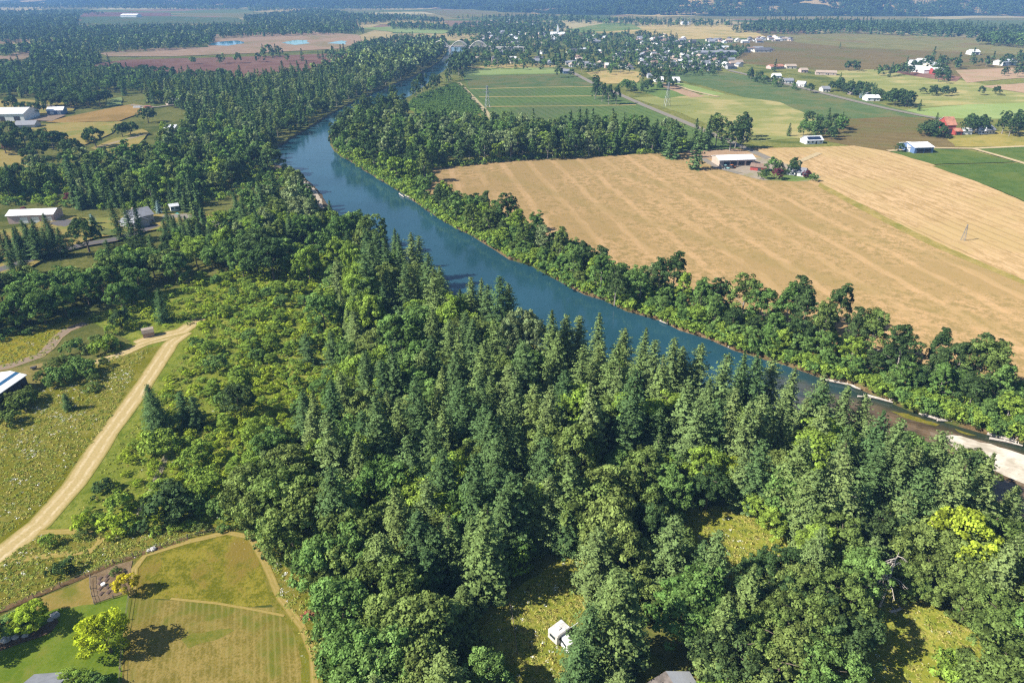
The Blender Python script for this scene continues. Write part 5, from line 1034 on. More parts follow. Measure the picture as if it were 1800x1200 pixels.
# far left farms
building('barn', (-20, 214), (44, 213), 26, 6, 3.5, 'white', 'pale', 'large pale barn with white walls at the far horse farm', 'barn', 0, ((.3, 5, 4), (-.1, 4, 4)))
building('stable', (84, 203), (112, 202), 12, 4, 2.2, 'blue', 'white', 'white-roofed blue stable behind the riding arena', 'stable', 0, ((.25, 3, 3), (-.2, 3, 3)), mat_door='white')
building('shed', (27, 227), (62, 226), 12, 3, 2.4, 'grey', 'grey', 'low grey-roofed shed before the pale pasture', 'shed')
building('house', (296, 186), (318, 184), 12, 3, 2, 'beige', 'pale', 'pale-roofed house half hidden in dark firs', 'house', 3); building('house', (322, 186), (338, 185), 10, 3, 2, 'beige', 'brown', 'brown-roofed house half hidden in dark firs', 'house', 2)
building('house', (290, 232), (308, 232), 10, 3, 1.6, 'white', 'pale', 'white house in the woods above the dirt drive', 'house', 3)
building('warehouse', (212, 31), (240, 31), 40, 7, 4, 'white', 'white', 'far white warehouse on the dark green field', 'warehouse')
# straw-field farmyard and the farms beyond
building('barn', (1264, 294), (1326, 292), 13, 4.4, 1.7, 'beige', 'white', 'long white-roofed beige shed in the straw-field farmyard', 'barn', 0, ((-.3, 4, 3.4), (-.1, 4, 3.4), (.12, 4, 3.4), (.34, 4, 3.4)))
building('house', (1382, 308), (1412, 312), 9, 2.8, 1.9, 'white', 'grey', 'white farmhouse with grey roof between purple trees', 'house', 4, ((.05, 1.1, 2.1),), True)
building('shed', (1318, 300), (1345, 303), 7, 2.8, 1.4, 'red', 'brown', 'low red shed behind the farmyard hedge', 'shed', 0, ((.1, 2, 2.1),))
hb = building('house', (1417, 254), (1446, 253), 9, 2.8, 2.3, 'white', 'pale', 'white house with dark solar panels on the roof', 'house', 4, ((.1, 1.1, 2.1),))
b = MB(); b.add([(-5.2, -4.2, 3.32), (5.2, -4.2, 3.32), (5.2, -1.2, 4.85), (-5.2, -1.2, 4.85)], [(0, 1, 2, 3)], SOLAR); b.build('solar_panel', hb)
building('barn', (1593, 268), (1606, 269), 15, 4, 1.8, 'white', 'white', 'white barn wing beside the blue-fronted barn', 'barn'); building('barn', (1606, 271), (1639, 270), 17, 4.4, 1.9, 'blue', 'white', 'white-roofed barn with deep blue front by the vineyards', 'barn', 0, ((-.2, 5, 3.6), (.2, 5, 3.6)))
building('barn', (1661, 236), (1677, 236), 14, 7, 5, 'red', 'rust', 'old red barn with rusty and pale roof', 'barn', 0, ((0, 4, 4),), roof2='white'); building('shed', (1678, 238), (1690, 238), 9, 3, 1.6, 'red', 'rust', 'low red shed right of the old red barn', 'shed', 0, ((0, 3, 2.4),))
building('shed', (1692, 237), (1708, 237), 8, 3, 1.4, 'white', 'white', 'low white shed between red barn and farmhouse', 'shed'); building('house', (1719, 236), (1730, 237), 10, 3.2, 2.6, 'white', 'white', 'small white house among trees by the red barn', 'house', 2); building('house', (1732, 237), (1748, 236), 10, 3.4, 2.6, 'cream', 'grey', 'grey-roofed farmhouse under the tall trees', 'house', 3)
for q in [((1603, 117), (1618, 117), 'white', 'pale', 'pale-roofed barn at the back of the white farm'), ((1616, 114), (1634, 114), 'white', 'white', 'white barn topmost in the white farm'), ((1636, 122), (1653, 121), 'cream', 'white', 'cream barn among trees in the white farm'), ((1601, 127), (1617, 128), 'white', 'white', 'white barn beside the dark panel field'),
          ((1623, 130), (1640, 130), 'white', 'white', 'white gabled barn in the middle of the white farm'), ((1642, 132), (1660, 132), 'red', 'white', 'red-walled white-roofed barn beside tall trees'), ((1707, 97), (1722, 97), 'white', 'white', 'white barn on the ridge beyond the farm'), ((1762, 116), (1786, 115), 'white', 'pale', 'pale long barn at the far field edge')]:
    building('barn', q[0], q[1], 16, 5, 3, q[2], q[3], q[4], 'barn', 0, ((.2, 4, 3.5),))
for q in [((1360, 138), (1373, 138), 'white', 'white', 'white roadside house first in the tree row'), ((1379, 147), (1395, 147), 'white', 'grey', 'grey-roofed roadside house with white walls'), ((1399, 152), (1413, 153), 'white', 'pale', 'pale-roofed roadside house beneath dark trees'), ((1446, 162), (1459, 162), 'cream', 'grey', 'cream roadside house midway along the trees'), ((1489, 166), (1500, 167), 'beige', 'grey', 'beige roadside house before the tall conifer'),
          ((1510, 172), (1521, 173), 'blue', 'grey', 'blue roadside house near the row end'), ((1524, 178), (1546, 178), 'white', 'white', 'large white house at the end of the roadside row'), ((1408, 128), (1420, 128), 'pink', 'tan', 'pink house behind the roadside trees'), ((1355, 122), (1378, 121), 'pink', 'rust', 'long pinkish house with rusty roof'), ((1382, 121), (1400, 121), 'cream', 'tan', 'tan-roofed house behind the roadside trees'),
          ((1434, 132), (1470, 133), 'beige', 'tan', 'long beige building behind the roadside trees'), ((1139, 138), (1147, 138), 'grey', 'grey', 'grey house in trees by the road farm'), ((990, 130), (1001, 130), 'blue', 'grey', 'blue house under the round tree at the town edge')]:
    building('house', q[0], q[1], 11, 3.2, 2.2, q[2], q[3], q[4], 'house', 3, ((.1, 1.2, 2.1),))
for q in [((1152, 145), (1166, 145), 'white dome-like shed left of its twin by the farm drive'), ((1177, 146), (1195, 146), 'larger white shed at the end of the farm drive')]: building('shed', q[0], q[1], 14, 2.6, 3.2, 'white', 'white', q[2], 'shed', 0, ((0, 3, 2.5),))
building('school', (1230, 100), (1295, 99), 24, 6, 2, 'grey', 'grey', 'long grey-roofed school-like building at the town edge', 'school', 8); building('house', (1199, 44), (1211, 44), 24, 5, 3, 'white', 'pale', 'lone pale house beside the mast on the hilltop', 'house')
def church():
    x, y = at(980, 66); root = empty('church', (x, y, 0), R(-8), (.72, .72, .85)); tag(root, 'white church with a pointed spire among the town trees', 'church')
    b = MB(); gable_wall(b, 44, 16, 7, 6, P_['white']); b.build('nave', root); b = MB(); gable_roof(b, 44, 16, 7, 6, RF['pale']); b.build('roof', root)
    b = MB(); b.box(-3.2, 3.2, -3.2, 3.2, 10, 18, P_['white']); b.build('tower', root)
    b = MB(); b.add([(-3.6, -3.6, 18), (3.6, -3.6, 18), (3.6, 3.6, 18), (-3.6, 3.6, 18), (0, 0, 33)], [(0, 1, 4), (1, 2, 4), (2, 3, 4), (3, 0, 4), (3, 2, 1, 0)], RF['pale']); b.build('spire', root)
church()
def small_house(x, y, L, W, an, nm):
    """a house far off: too small to show parts; walls, gable roof and a lower wing in one mesh"""
    wk, rk = rng.choice(['white', 'white', 'cream', 'grey', 'beige', 'pink']), rng.choice(['white', 'pale', 'grey', 'grey', 'grey', 'tan', 'brown', 'dark', 'dark'])
    hw, hr = rng.uniform(2.8, 4.6), rng.uniform(1.6, 2.8); b = MB(); gable_wall(b, L, W, hw, hr, P_[wk]); gable_roof(b, L, W, hw, hr, RF[rk], .5)
    s = rng.choice((-1, 1)); b.box(s * L * .5, s * (L * .5 + 5), -W * .4, W * .3, 0, 2.7, P_[wk]) if s > 0 else b.box(-L * .5 - 5, -L * .5, -W * .4, W * .3, 0, 2.7, P_[wk])
    x0, x1 = (L * .5 + .02, L * .5 + 5.3) if s > 0 else (-L * .5 - 5.3, -L * .5 - .02)
    b.box(x0, x1, -W * .42, W * .32, 2.72, 2.95, RF[rk])
    for k in range(3): b.box(-L * .35 + L * .3 * k, -L * .35 + L * .3 * k + 1.6, -W / 2 - .06, -W / 2 + .02, 1.0, 2.3, GLASS)
    o = b.build('house'); o.location = (x, y, hz(x, y)); o.rotation_euler = (0, 0, an)
    tag(o, spot_label('%s town house, %s roof' % (wk if wk != 'pink' else 'pinkish', {'pale': 'pale', 'dark': 'dark'}.get(rk, rk)), x, y, hw + hr, 'ridge'), 'house', 'houses of the distant town')
for q in HOUSES: small_house(*q)

# ------------------------------------------------------------------ bridge, masts, pylons
CONC = paint('pale_concrete', (.44, .41, .38, 1), .8, .12, .2)
def bridge():
    a = at(770, 92); b_ = at(846, 92); y0 = (at(800, 90)[1]); an = R(-4); L = 112.0; cx = at(808, 90)[0]
    root = empty('arch_bridge', (cx, y0, 0), an); tag(root, 'pale concrete arch bridge over the river at the town', 'bridge'); zd = 7.5
    b = MB(); b.box(-L / 2, L / 2, -4.5, 4.5, zd - .9, zd, CONC); b.build('deck', root)
    for k in range(3):
        x0 = -L / 2 + 6 + k * 34; x1 = x0 + 32
        for s in (-4.9, 4.9):
            b = MB(); pts = [(x0 + (x1 - x0) * t / 12, s, zd - 2.0 + 11.0 * (1 - (2 * t / 12 - 1) ** 2)) for t in range(13)]; b.tube(pts, .6, CONC, 4)
            ar = b.build('arch', root)
            h = MB()
            for t in (3, 4, 5, 6, 7, 8, 9): p = pts[t]; h.box(p[0] - .22, p[0] + .22, s - .22, s + .22, zd - .4, p[2], CONC)
            h.build('hanger_row', ar)
    for x in (-L / 2 + 5, -L / 2 + 39, -L / 2 + 73, L / 2 - 5):
        b = MB(); b.box(x - 1.6, x + 1.6, -5, 5, -3, zd - .92, CONC); b.build('pier', root)
    b = MB()
    for s in (-4.3, 4.3): b.box(-L / 2, L / 2, s - .12, s + .12, zd + .0, zd + 1.0, CONC)
    b.build('railing', root)
    b = MB(); b.box(-L / 2 - 70, -L / 2, -4.5, 4.5, -.5, zd - .05, CONC); b.build('approach', root); b = MB(); b.box(L / 2, L / 2 + 60, -4.5, 4.5, -.5, zd - .05, CONC); b.build('approach', root)
bridge()
STEEL = paint('galvanised_steel', (.26, .28, .31, 1), .5, .08, 1, .3)
def pylon(px, h, label, rz):
    x, y = at(*px); root = empty('power_pylon', (x, y, 0), rz); tag(root, label, 'pylon', 'lattice pylons across the fields'); b = MB(); w = h * .11
    cor = [(-1, -1), (1, -1), (1, 1), (-1, 1)]; lev = [0, .22, .42, .6, .76, .9, 1.0]
    def pt(c, t): k = w * (1 - .86 * t); return (c[0] * k, c[1] * k, h * t)
    for c in cor: b.tube([pt(c, 0), pt(c, 1)], .006 * h, STEEL, 4)
    b.build('leg_frame', root); b = MB()
    for i in range(len(lev) - 1):
        for j in range(4):
            b.tube([pt(cor[j], lev[i]), pt(cor[(j + 1) % 4], lev[i + 1])], .003 * h, STEEL, 4); b.tube([pt(cor[(j + 1) % 4], lev[i]), pt(cor[j], lev[i + 1])], .003 * h, STEEL, 4)
    b.build('bracing', root)
    for t, l in ((.72, .22), (.84, .18), (.95, .13)):
        b = MB(); b.tube([(-l * h, 0, h * t), (l * h, 0, h * t)], .005 * h, STEEL, 4); b.tube([(-l * h, 0, h * t), (0, 0, h * t + h * .06), (l * h, 0, h * t)], .0035 * h, STEEL, 4); b.build('cross_arm', root)
pylon((1172, 187), 22, 'tall lattice pylon in the patchy hay field', R(20)); pylon((857, 190), 20, 'lattice pylon on the track beside the orchard', R(20)); pylon((1692, 424), 8, 'small lattice pylon among the dark windrows', R(40))
def mast():
    x, y = at(1213, 45); root = empty('radio_mast', (x, y, 0)); tag(root, 'thin radio mast on the dry hilltop behind the town', 'mast'); b = MB()
    b.tube([(0, 0, 0), (0, 0, 46)], [.9, .35], STEEL, 5); b.build('pole', root); b = MB(); b.box(-1.4, 1.4, -1.4, 1.4, 38, 39.2, STEEL); b.build('antenna_ring', root)
mast()

# ------------------------------------------------------------------ camper, vehicles
TYRE = paint('tyre_rubber', (.02, .02, .02, 1), .9, .05, 3); CARW = paint('vehicle_white', (.72, .72, .72, 1), .35, .06, .6); DIRTYW = paint('weathered_white', (.62, .60, .57, 1), .55, .22, .9)
def wheel(parent, x, y, r=.36, w=.22):
    b = MB(); b.tube([(x, y - w / 2, r), (x, y + w / 2, r)], r, TYRE, 14); o = b.build('wheel', parent); b = MB(); b.tube([(x, y - w / 2 - .01, r), (x, y + w / 2 + .01, r)], r * .55, STEEL, 10); b.build('rim', o)
def loft(b, secs, m):
    """secs: list of (x, [(y,z)...]) rings of equal length, closed"""
    n = len(secs[0][1]); vs = [(x, y, z) for x, r_ in secs for y, z in r_]; fs = []
    for i in range(len(secs) - 1):
        for j in range(n): fs.append((i * n + j, i * n + (j + 1) % n, (i + 1) * n + (j + 1) % n, (i + 1) * n + j))
    fs += [tuple(range(n))[::-1], tuple((len(secs) - 1) * n + j for j in range(n))]; b.add(vs, fs, m)
def ringr(w, z0, z1, c=.16): return [(-w, z0), (w, z0), (w, z1 - c), (w - c, z1), (-w + c, z1), (-w, z1 - c)]
def camper():
    x, y = at(984, 1118); A, B = at(964, 1106, 2.7), at(987, 1089, 2.7); an = math.atan2(B[1] - A[1], B[0] - A[0])
    c = [at(*q, 2.7) for q in ((964, 1106), (987, 1089), (1003, 1100), (980, 1115))]; x = sum(q[0] for q in c) / 4; y = sum(q[1] for q in c) / 4
    root = empty('camper_trailer', (x, y, 0), an); tag(root, 'old white box camper with rust-stained roof in the sunny clearing', 'camper'); L = max(3.4, math.hypot(B[0] - A[0], B[1] - A[1])); w = 1.22
    b = MB(); loft(b, [(-L / 2, ringr(w - .08, .55, 2.55)), (-L / 2 + .15, ringr(w, .45, 2.7)), (L / 2 - .2, ringr(w, .45, 2.7)), (L / 2, ringr(w - .08, .8, 2.5))], DIRTYW); b.build('body', root)
    b = MB(); b.box(-.5, .1, -.35, .35, 2.7, 2.86, DIRTYW); b.build('roof_vent', root)
    for x0, x1, s in ((-L / 2 + .4, -L / 2 + 1.3, -1), (L / 2 - 1.3, L / 2 - .5, -1)):
        b = MB(); b.box(x0, x1, s * w - .03, s * w + .02, 1.35, 2.0, GLASS); b.build('window', root)
    b = MB(); b.box(-L / 2 - .03, -L / 2 + .02, -.7, .7, 1.4, 2.05, GLASS); b.build('window', root); b = MB(); b.box(.0, .65, -w - .035, -w + .02, .6, 2.2, P_['cream']); b.build('door', root)
    for s in (-1, 1): wheel(root, -.2, s * (w - .14))
    b = MB(); b.tube([(L / 2, .5, .5), (L / 2 + 1.2, 0, .5)], .05, STEEL, 5); b.tube([(L / 2, -.5, .5), (L / 2 + 1.2, 0, .5)], .05, STEEL, 5); b.build('hitch', root)
    b = MB(); b.tube([(L / 2 - .1, -w, 2.6), (L / 2 + 1.6, -w - .2, 2.75)], .06, CARW, 5); b.build('awning_pole', root)
camper()
def car(name, px, an, label, mat, cat='car', L=4.5, van=False):
    x, y = at(*px); root = empty(name, (x, y, 0), an); tag(root, label, cat); w = .88
    hb, hr_ = (1.0, 2.05) if van else (.85, 1.45)
    b = MB(); loft(b, [(-L / 2, ringr(w - .12, .4, hb - .12)), (-L / 2 + .25, ringr(w, .3, hb)), (L / 2 - .5, ringr(w, .3, hb - .06)), (L / 2, ringr(w - .12, .4, hb - .2))], mat); b.build('body', root)
    b = MB(); x0 = -L / 2 + (.1 if van else .6); loft(b, [(x0, ringr(w - .12, hb - .02, hb + .05, .02)), (x0 + .35, ringr(w - .1, hb - .02, hr_)), (L / 2 - 2.0, ringr(w - .1, hb - .02, hr_)), (L / 2 - 1.25, ringr(w - .14, hb - .02, hb + .05, .02))], mat); cb = b.build('cabin', root)
    b = MB(); b.add([(L / 2 - 1.93, -w + .2, hr_ - .06), (L / 2 - 1.93, w - .2, hr_ - .06), (L / 2 - 1.26, w - .2, hb + .08), (L / 2 - 1.26, -w + .2, hb + .08)], [(0, 1, 2, 3)], GLASS); g = b.build('windscreen', cb); g.location = (.03, 0, .03)
    for s in (-1, 1):
        b = MB(); b.box(x0 + .6, L / 2 - 2.1, s * (w - .09) - .02, s * (w - .09) + .02, hb + .1, hr_ - .22, GLASS); b.build('side_window', cb)
        for q in (-L * .31, L * .3): wheel(root, q, s * (w - .1), .33, .2)
        b = MB(); b.box(L / 2 - .06, L / 2 + .0, s * .6 - .14, s * .6 + .14, .6, .75, P_['cream']); b.build('headlight', root)
car('parked_van', (992, 1130), R(118), 'white van parked behind the old camper under a fir', CARW, 'van', 5.0, True)
car('parked_car', (346, 384), R(10), 'dark car on the drive right of the grey house', paint('car_dark', (.03, .035, .05, 1), .3, .1)); car('parked_truck', (1334, 291), R(5), 'red truck beside the long white-roofed shed', paint('car_red', (.36, .03, .03, 1), .35, .1), 'truck', 5.4)
car('motorhome', (243, 191), R(3), 'white motorhome on the driveway by the firs', CARW, 'motorhome', 9, True); car('parked_truck', (262, 190), R(3), 'white and red truck behind the motorhome', paint('car_red2', (.5, .16, .15, 1), .35, .1), 'truck', 8, True)
def tractor(px, an, label, mat):
    x, y = at(*px); root = empty('tractor', (x, y, 0), an); tag(root, label, 'tractor'); b = MB(); loft(b, [(-.4, ringr(.55, .7, 1.5)), (1.7, ringr(.45, .7, 1.35)), (1.9, ringr(.35, .8, 1.2))], mat); b.build('bonnet', root)
    b = MB(); loft(b, [(-1.6, ringr(.75, 1.0, 2.5)), (-.4, ringr(.75, 1.0, 2.6))], GLASS); b.build('cab', root); b = MB(); b.box(-1.7, -.3, -.8, .8, 2.6, 2.75, mat); b.build('roof', root)
    for s in (-1, 1): wheel(root, -1.0, s * 1.0, .85, .45); wheel(root, 1.3, s * .8, .5, .3)
tractor((1288, 297), R(20), 'orange tractor before the white-roofed shed', paint('machine_orange', (.55, .16, .03, 1), .5, .15)); tractor((1277, 298), R(-30), 'teal tractor left of the orange one', P_['teal'])

# ------------------------------------------------------------------ dead trees, driftwood, piles, fences, garden things
def dead_tree(name, px, top, h, n, label, rad=.26, seed=1):
    r = random.Random(seed); x, y = at(*px); root = empty(name, (x, y, 0)); tag(root, label, 'dead tree'); b = MB()
    b.tube([(0, 0, 0), (.1, 0, h * .35), (-.05, .1, h * .7), (.05, 0, h)], [rad, rad * .75, rad * .45, .04], DEADWOOD, 7); b.build('trunk', root)
    for k in range(n):
        z = h * (.14 + .82 * k / n); a = r.choice((r.uniform(2.4, 3.9), r.uniform(2.4, 3.9), r.uniform(0, 6.28))); L = h * .36 * (1 - .7 * k / n) * r.uniform(.6, 1.15); b = MB()
        p = [(0, 0, z), (math.cos(a) * L * .5, math.sin(a) * L * .5, z + L * .02), (math.cos(a) * L, math.sin(a) * L, z - L * .28)]
        b.tube(p, [.09, .06, .025], DEADWOOD, 4)
        for j in range(4):
            t = .35 + .16 * j; q = [p[0][i] + (p[2][i] - p[0][i]) * t for i in range(3)]; aa = a + r.uniform(-1, 1); b.tube([q, (q[0] + math.cos(aa) * L * .25, q[1] + math.sin(aa) * L * .25, q[2] - .25)], [.035, .012], DEADWOOD, 3)
        b.build('branch', root)
dead_tree('dead_tree', (1546, 1066), None, 14, 30, 'grey dead conifer leaning over its own shadow in the clearing', .28, 4)
dead_tree('dead_tree', (1519, 993), None, 5.5, 5, 'short broken dead trunk behind the dead conifer', .2, 9); dead_tree('dead_tree', (1492, 925), None, 9, 16, 'pale bare dead tree in the firs', .18, 12)
def log(name, p0, p1, rad, label, cat, z0=0, z1=None, group=None, twigs=3, seed=0):
    if cat == 'driftwood' and p0[0] > 1400: p0 = (p0[0] - 3, p0[1] + 6); p1 = (p1[0] - 3, p1[1] + 6)
    r = random.Random(seed + int(p0[0])); a = at(*p0, z0); c = at(*p1, z1 if z1 is not None else z0); b = MB(); z1 = z0 if z1 is None else z1
    mid = [(a[i] + c[i]) / 2 + r.uniform(-.25, .25) for i in range(2)]; b.tube([(a[0], a[1], z0 + rad * .6), (mid[0], mid[1], (z0 + z1) / 2 + rad * .7), (c[0], c[1], z1 + rad * .5)], [rad, rad * .85, rad * .5], DEADWOOD, 7)
    for k in range(twigs):
        t = r.uniform(.45, .95); q = [a[i] + (c[i] - a[i]) * t for i in range(2)]; b.tube([(q[0], q[1], z0 + rad * .6), (q[0] + r.uniform(-1, 1), q[1] + r.uniform(-1, 1), z0 + rad + r.uniform(.3, .9))], [rad * .35, rad * .12], DEADWOOD, 4)
    tag(b.build(name), label, cat, group)
G_ = 'driftwood logs along the far bank'
for i, (p, q, rd, lb) in enumerate([((1446, 661), (1505, 673), .34, 'long pale driftwood log along the far bank mud'), ((1500, 672), (1516, 679), .26, 'short driftwood log at the end of the long pale one'), ((1510, 691), (1534, 694), .22, 'half-sunk driftwood log in the brown shallows'), ((1527, 690), (1572, 702), .3, 'forked driftwood log stranded off the bank'), ((1565, 693), (1582, 699), .22, 'thin driftwood log by the green bank edge'),
        ((1622, 723), (1660, 732), .32, 'thick driftwood log below the bright bushes'), ((1618, 721), (1648, 731), .2, 'thin driftwood log crossing the thick one'), ((1650, 733), (1692, 737), .28, 'pale driftwood log under the hanging bush'), ((1738, 757), (1790, 771), .34, 'big driftwood log in the jam at the bank'), ((1742, 765), (1800, 778), .28, 'outer driftwood log of the jam'), ((1752, 752), (1770, 768), .22, 'driftwood log lying across the jam'), ((1760, 762), (1812, 768), .24, 'topmost driftwood log of the jam'),
        ((1280, 610), (1294, 604), .24, 'pale driftwood log pointing out from the far bank'), ((1160, 564), (1174, 570), .26, 'white drift log afloat near the far bank'), ((702, 341), (710, 347), .3, 'white drift log on the bank beyond the bend'), ((712, 344), (728, 352), .3, 'second white drift log on the bank beyond the bend'), ((498, 298), (507, 292), .3, 'bare white drift log off the sandy beach')]):
    log('driftwood_log', p, q, rd * 1.3, lb, 'driftwood', WZ + .3, group=G_, seed=i)
log('fallen_log', (1564, 1076), (1585, 1070), .3, 'grey fallen log in the shade behind the dead conifer', 'log', 0, seed=5)
def brush_pile(px, rx, ry, h, mat, label, n=150):
    x, y = at(*px); r = random.Random(3); b = MB()
    for k in range(n):
        a = r.uniform(0, 6.28); q = r.random() ** .5; cx, c_y = math.cos(a) * rx * q, math.sin(a) * ry * q; z = h * (1 - q ** 2) * r.uniform(.2, 1); d = r.uniform(0, 3.14); L = r.uniform(.3, .8)
        b.tube([(cx - math.cos(d) * L, c_y - math.sin(d) * L, z), (cx + math.cos(d) * L, c_y + math.sin(d) * L, z + r.uniform(-.15, .25))], r.uniform(.03, .08), mat, 4)
    m = [(math.cos(k * .52) * rx * .9, math.sin(k * .52) * ry * .9, 0) for k in range(12)] + [(math.cos(k * .52) * rx * .5, math.sin(k * .52) * ry * .5, h * .6) for k in range(12)]
    b.add(m, [(k, (k + 1) % 12, 12 + (k + 1) % 12, 12 + k) for k in range(12)] + [tuple(12 + k for k in range(12))], mat)
    o = b.build('brush_pile'); o.location = (x, y, 0); o.rotation_euler = (0, 0, R(35)); tag(o, label, 'brush pile')
brush_pile((544, 1081), 1.5, .8, .8, paint('red_brush', (.38, .13, .075, 1), .9, .2, 2), 'reddish brush pile on rough grass beside the wood')
FENCE = paint('fence_wood', (.22, .18, .14, 1), .9, .2, 2)
def fence(px, step, label, h=1.2, rails=(.45, .95)):
    P = densify([at(*p) for p in px], step, .05, closed=False, seed=4); root = empty('fence', (P[0][0], P[0][1], 0)); tag(root, label, 'fence'); o = P[0]; b = MB()
    for z in rails: b.tube([(p[0] - o[0], p[1] - o[1], z) for p in P], .035, FENCE, 4)
    b.build('wire_rails', root)
    for p in P[:100]:
        b = MB(); x, y = p[0] - o[0], p[1] - o[1]; b.box(x - .07, x + .07, y - .07, y + .07, 0, h, FENCE); b.build('post', root)
fence([(-40, 1098), (0, 1076), (60, 1050), (150, 1012), (200, 990), (235, 978), (330, 946), (400, 930)], 4.0, 'long wire and post fence between rough meadow and lawns')
fence([(228, 1050), (222, 1090), (216, 1130), (212, 1180), (209, 1240)], 3.2, 'post fence between green lawn and mown field'); fence([(160, 1014), (160, 1035), (166, 1062), (200, 1051), (230, 1041)], 2.0, 'low fence round the garden plot', .9)
fence([(893, 1048), (899, 1075), (905, 1110), (909, 1150)], 3.0, 'old overgrown fence crossing the sunny clearing', 1.5); fence([(306, 778), (285, 830), (262, 870), (245, 900)], 4.5, 'old grey fence remains in the scrub', 1.0)
SOIL = paint('bed_earth', (.09, .055, .04, 1), .95, .2, 2); BOARD = paint('bed_boards', (.25, .19, .14, 1), .9, .15, 2)
beds = [(176, 1017), (188, 1013), (175, 1025), (187, 1020), (176, 1035), (190, 1032), (178, 1044), (191, 1041)]; bw = ['upper far', 'upper near', 'second far', 'second near', 'third far', 'third near', 'lowest far', 'lowest near']
for p, w_ in zip(beds, bw):
    x, y = at(*p); root = empty('raised_bed', (x, y, 0), R(-8)); tag(root, w_ + ' of the small raised beds in the garden plot', 'garden bed', 'raised beds in the garden plot')
    b = MB(); b.box(-.3, .3, -.5, .5, 0, .22, BOARD); b.build('frame', root); b = MB(); b.box(-.25, .25, -.45, .45, .22, .25, SOIL); b.build('soil', root)
x, y = at(182, 1029); b = MB(); b.tube([(0, 0, 0), (0, 0, .55)], [.35, .42], CARW, 12); o = b.build('planter_tub'); o.location = (x, y, 0); tag(o, 'white round tub between the raised garden beds', 'tub')
STONE = paint('pale_stone', (.42, .41, .40, 1), .85, .2, 1.5)
for k, (p, s, lb) in enumerate([((11, 1126), .8, 'large pale boulder at the lawn border'), ((28, 1121), .6, 'rounded boulder under the lime-green tree'), ((98, 1083), .8, 'flat pale boulder at the tip of the border'), ((90, 1090), .5, 'small grey boulder beside the flat one'), ((45, 1118), .5, 'small boulder in the middle of the border'), ((270, 966), .6, 'pale stone at the fence line'), ((262, 968), .4, 'smaller stone at the fence line')]):
    r_ = np.random.default_rng(k); b = MB(); d = unit(r_, 1)
    vs = []; 
    for i in range(5):
        th = math.pi * (i + .5) / 5
        for j in range(8): q = r_.uniform(.8, 1.15); vs.append((math.sin(th) * math.cos(j * .785) * s * q * 1.2, math.sin(th) * math.sin(j * .785) * s * q, (math.cos(th) * .6 + .45) * s * q))
    fs = [(i * 8 + j, i * 8 + (j + 1) % 8, (i + 1) * 8 + (j + 1) % 8, (i + 1) * 8 + j) for i in range(4) for j in range(8)] + [tuple(range(8)), tuple(range(32, 40))[::-1]]
    b.add(vs, fs, STONE); o = b.build('boulder'); x, y = at(*p); o.location = (x, y, 0); tag(o, lb, 'boulder', 'boulders round lawn and fence')
def cart():
    x, y = at(60, 649); root = empty('garden_cart', (x, y, 0), R(20)); tag(root, 'small dark garden cart on dry ground by the metal barn', 'cart'); b = MB(); loft(b, [(-.8, ringr(.35, .5, .9)), (.8, ringr(.5, .45, 1.05))], P_['dark']); b.build('body', root)
    for s in (-1, 1): wheel(root, 0, s * .55, .3, .12)
    b = MB(); b.tube([(.8, 0, .7), (1.5, 0, 1.0)], .04, STEEL, 5); b.build('handle', root)
cart()

# ------------------------------------------------------------------ grass tufts and wildflowers of the near meadows
def tuft(seed, n, Rr, h, leaf, mat):
    r = np.random.default_rng(seed); a = r.uniform(0, 6.28, n); q = r.random(n) ** .6 * Rr; P = np.stack([np.cos(a) * q, np.sin(a) * q, .04 + r.random(n) * h * (1 - .6 * q / Rr)], 1)
    Nn = r.normal(size=(n, 3)) * .45 + np.stack([np.cos(a) * .5, np.sin(a) * .5, np.full(n, 1.0)], 1); return quads_mesh('tuft', P, Nn, leaf * r.uniform(.6, 1.3, n), r.uniform(.2, .9, n), mat, r)
TG = [leaf_mat('grass_green', (.13, .155, .032, 1), (.16, .175, .042, 1), .35), leaf_mat('grass_gold', (.19, .18, .052, 1), (.225, .205, .068, 1), .35), leaf_mat('grass_dark', (.11, .14, .03, 1), (.14, .16, .038, 1), .35)]
FLOW = leaf_mat('flower_white', (.62, .62, .54, 1), (.70, .70, .62, 1), .1)
TUFT = [tuft(i, 16, .55, .28, .32, TG[i % 3]) for i in range(6)]; FT_ = [tuft(20 + i, 12, .6, .5, .17, FLOW) for i in range(3)]
def grass(px, n, flow, mix=(0, 1, 2, 3, 4, 5), smin=.6, smax=1.3):
    P = np.array([at(*p) for p in px]); lo = P.min(0); hi = P.max(0); g, f = [], []
    fc = [(rng.uniform(lo[0], hi[0]), rng.uniform(lo[1], hi[1]), rng.uniform(1.2, 5.0)) for _ in range(max(4, n // 120))]
    for _ in range(n):
        x = rng.uniform(lo[0], hi[0]); y = rng.uniform(lo[1], hi[1])
        if not inpoly(x, y, P) or in_river(x, y): continue
        if rng.random() < .35: continue
        s = rng.uniform(smin, smax) * .8; g.append((TUFT[rng.choice(mix)], x, y, 0.0, rng.uniform(0, 6.28), s, s * rng.uniform(.6, 1.2)))
    for _ in range(int(n * flow)):
        c = rng.choice(fc); x = c[0] + rng.gauss(0, c[2]); y = c[1] + rng.gauss(0, c[2] * .8)
        if inpoly(x, y, P): s = rng.uniform(.35, .8); f.append((rng.choice(FT_), x, y, 0.02, rng.uniform(0, 6.28), s, s))
    return g, f
GR, FLR = [], []
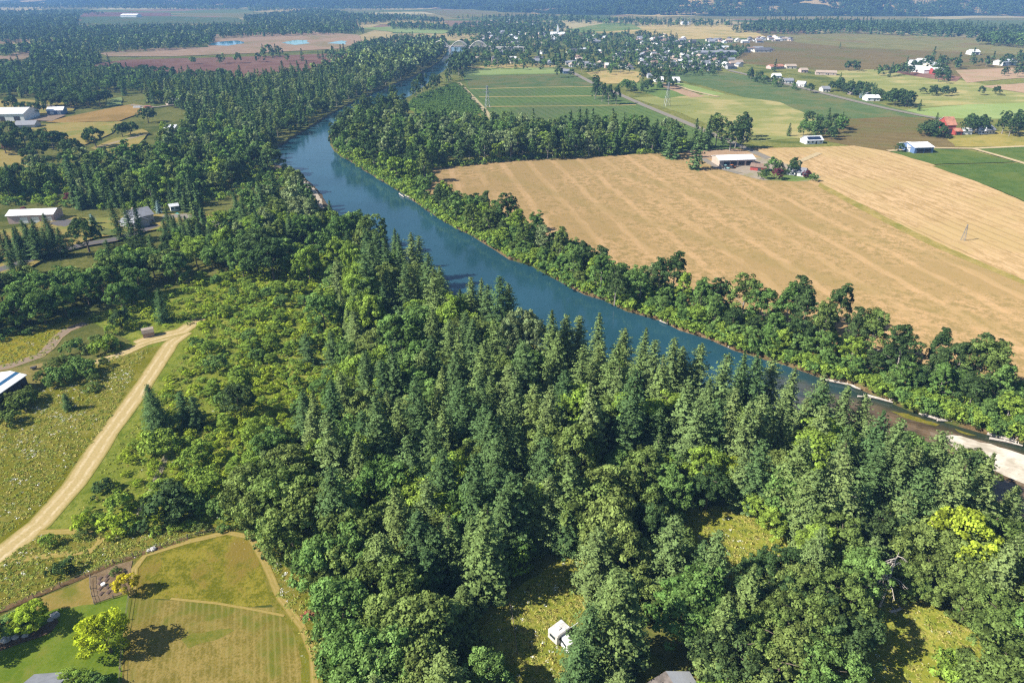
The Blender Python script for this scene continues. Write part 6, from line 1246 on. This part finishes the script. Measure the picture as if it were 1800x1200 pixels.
for px, n, fl, mix in [([(0, 735), (30, 700), (120, 660), (200, 626), (262, 614), (190, 740), (66, 900), (0, 944)], 6500, .07, (0, 1, 2, 3, 4)), ([(0, 990), (70, 940), (250, 935), (410, 922), (330, 948), (230, 984), (150, 1010), (0, 1072)], 3600, .03, (0, 1, 2, 3, 5)), ([(244, 986), (330, 955), (402, 940), (432, 952), (462, 1008), (474, 1056), (380, 1056), (246, 1046)], 500, .0, (0, 3, 5)),
        ([(835, 1300), (845, 1090), (900, 1045), (970, 1005), (1010, 970), (1060, 1000), (1050, 1080), (1060, 1300)], 3600, .03, (0, 1, 3, 4)), ([(1195, 945), (1215, 900), (1250, 890), (1330, 905), (1395, 955), (1390, 1000), (1290, 1030), (1230, 990)], 1700, .03, (0, 1, 3, 4)), ([(1380, 1300), (1450, 1160), (1560, 1050), (1600, 1040), (1690, 1085), (1760, 1140), (1800, 1300)], 2800, .04, (0, 1, 3, 4)),
        ([(470, 955), (620, 1000), (640, 1060), (590, 1290), (556, 1290), (548, 1150), (492, 1052)], 1500, .08, (0, 1, 2, 5)), ([(0, 600), (60, 575), (140, 558), (112, 584), (88, 622), (0, 648)], 1300, .02, (0, 1, 3)), ([(345, 590), (430, 500), (600, 450), (640, 560), (600, 700), (450, 830), (410, 915), (250, 932), (110, 930), (165, 845), (240, 740)], 6500, .02, (0, 2, 3, 5, 1))]:
    if n == 500: continue
    g, f = grass(px, n, fl, mix); GR += g; FLR += f
scatter('meadow_grass', GR, 'tufts of uncut grass in the near meadows and clearings'); scatter('wildflowers', FLR, 'drifts of white wildflowers in the near meadows')

# ------------------------------------------------------------------ haze
def haze():
    b = MB(); b.box(-11000, 12000, -400, 14000, -4.0, 330.0, None) if False else None
    m = bpy.data.materials.new('haze'); m.use_nodes = True; nt = m.node_tree
    for n in list(nt.nodes): nt.nodes.remove(n)
    out = nt.nodes.new('ShaderNodeOutputMaterial'); v = nt.nodes.new('ShaderNodeVolumePrincipled'); v.inputs['Color'].default_value = (.26, .52, 1.0, 1); v.inputs['Density'].default_value = 1.3e-4; v.inputs['Anisotropy'].default_value = 0.0
    nt.links.new(v.outputs[0], out.inputs['Volume']); m.cycles.homogeneous_volume = True
    b = MB(); b.box(-11000, 12000, -600, 14000, -4.0, 200.0, m); tag(b.build('haze'), 'thin blue summer haze over the valley', kind='stuff')
haze()
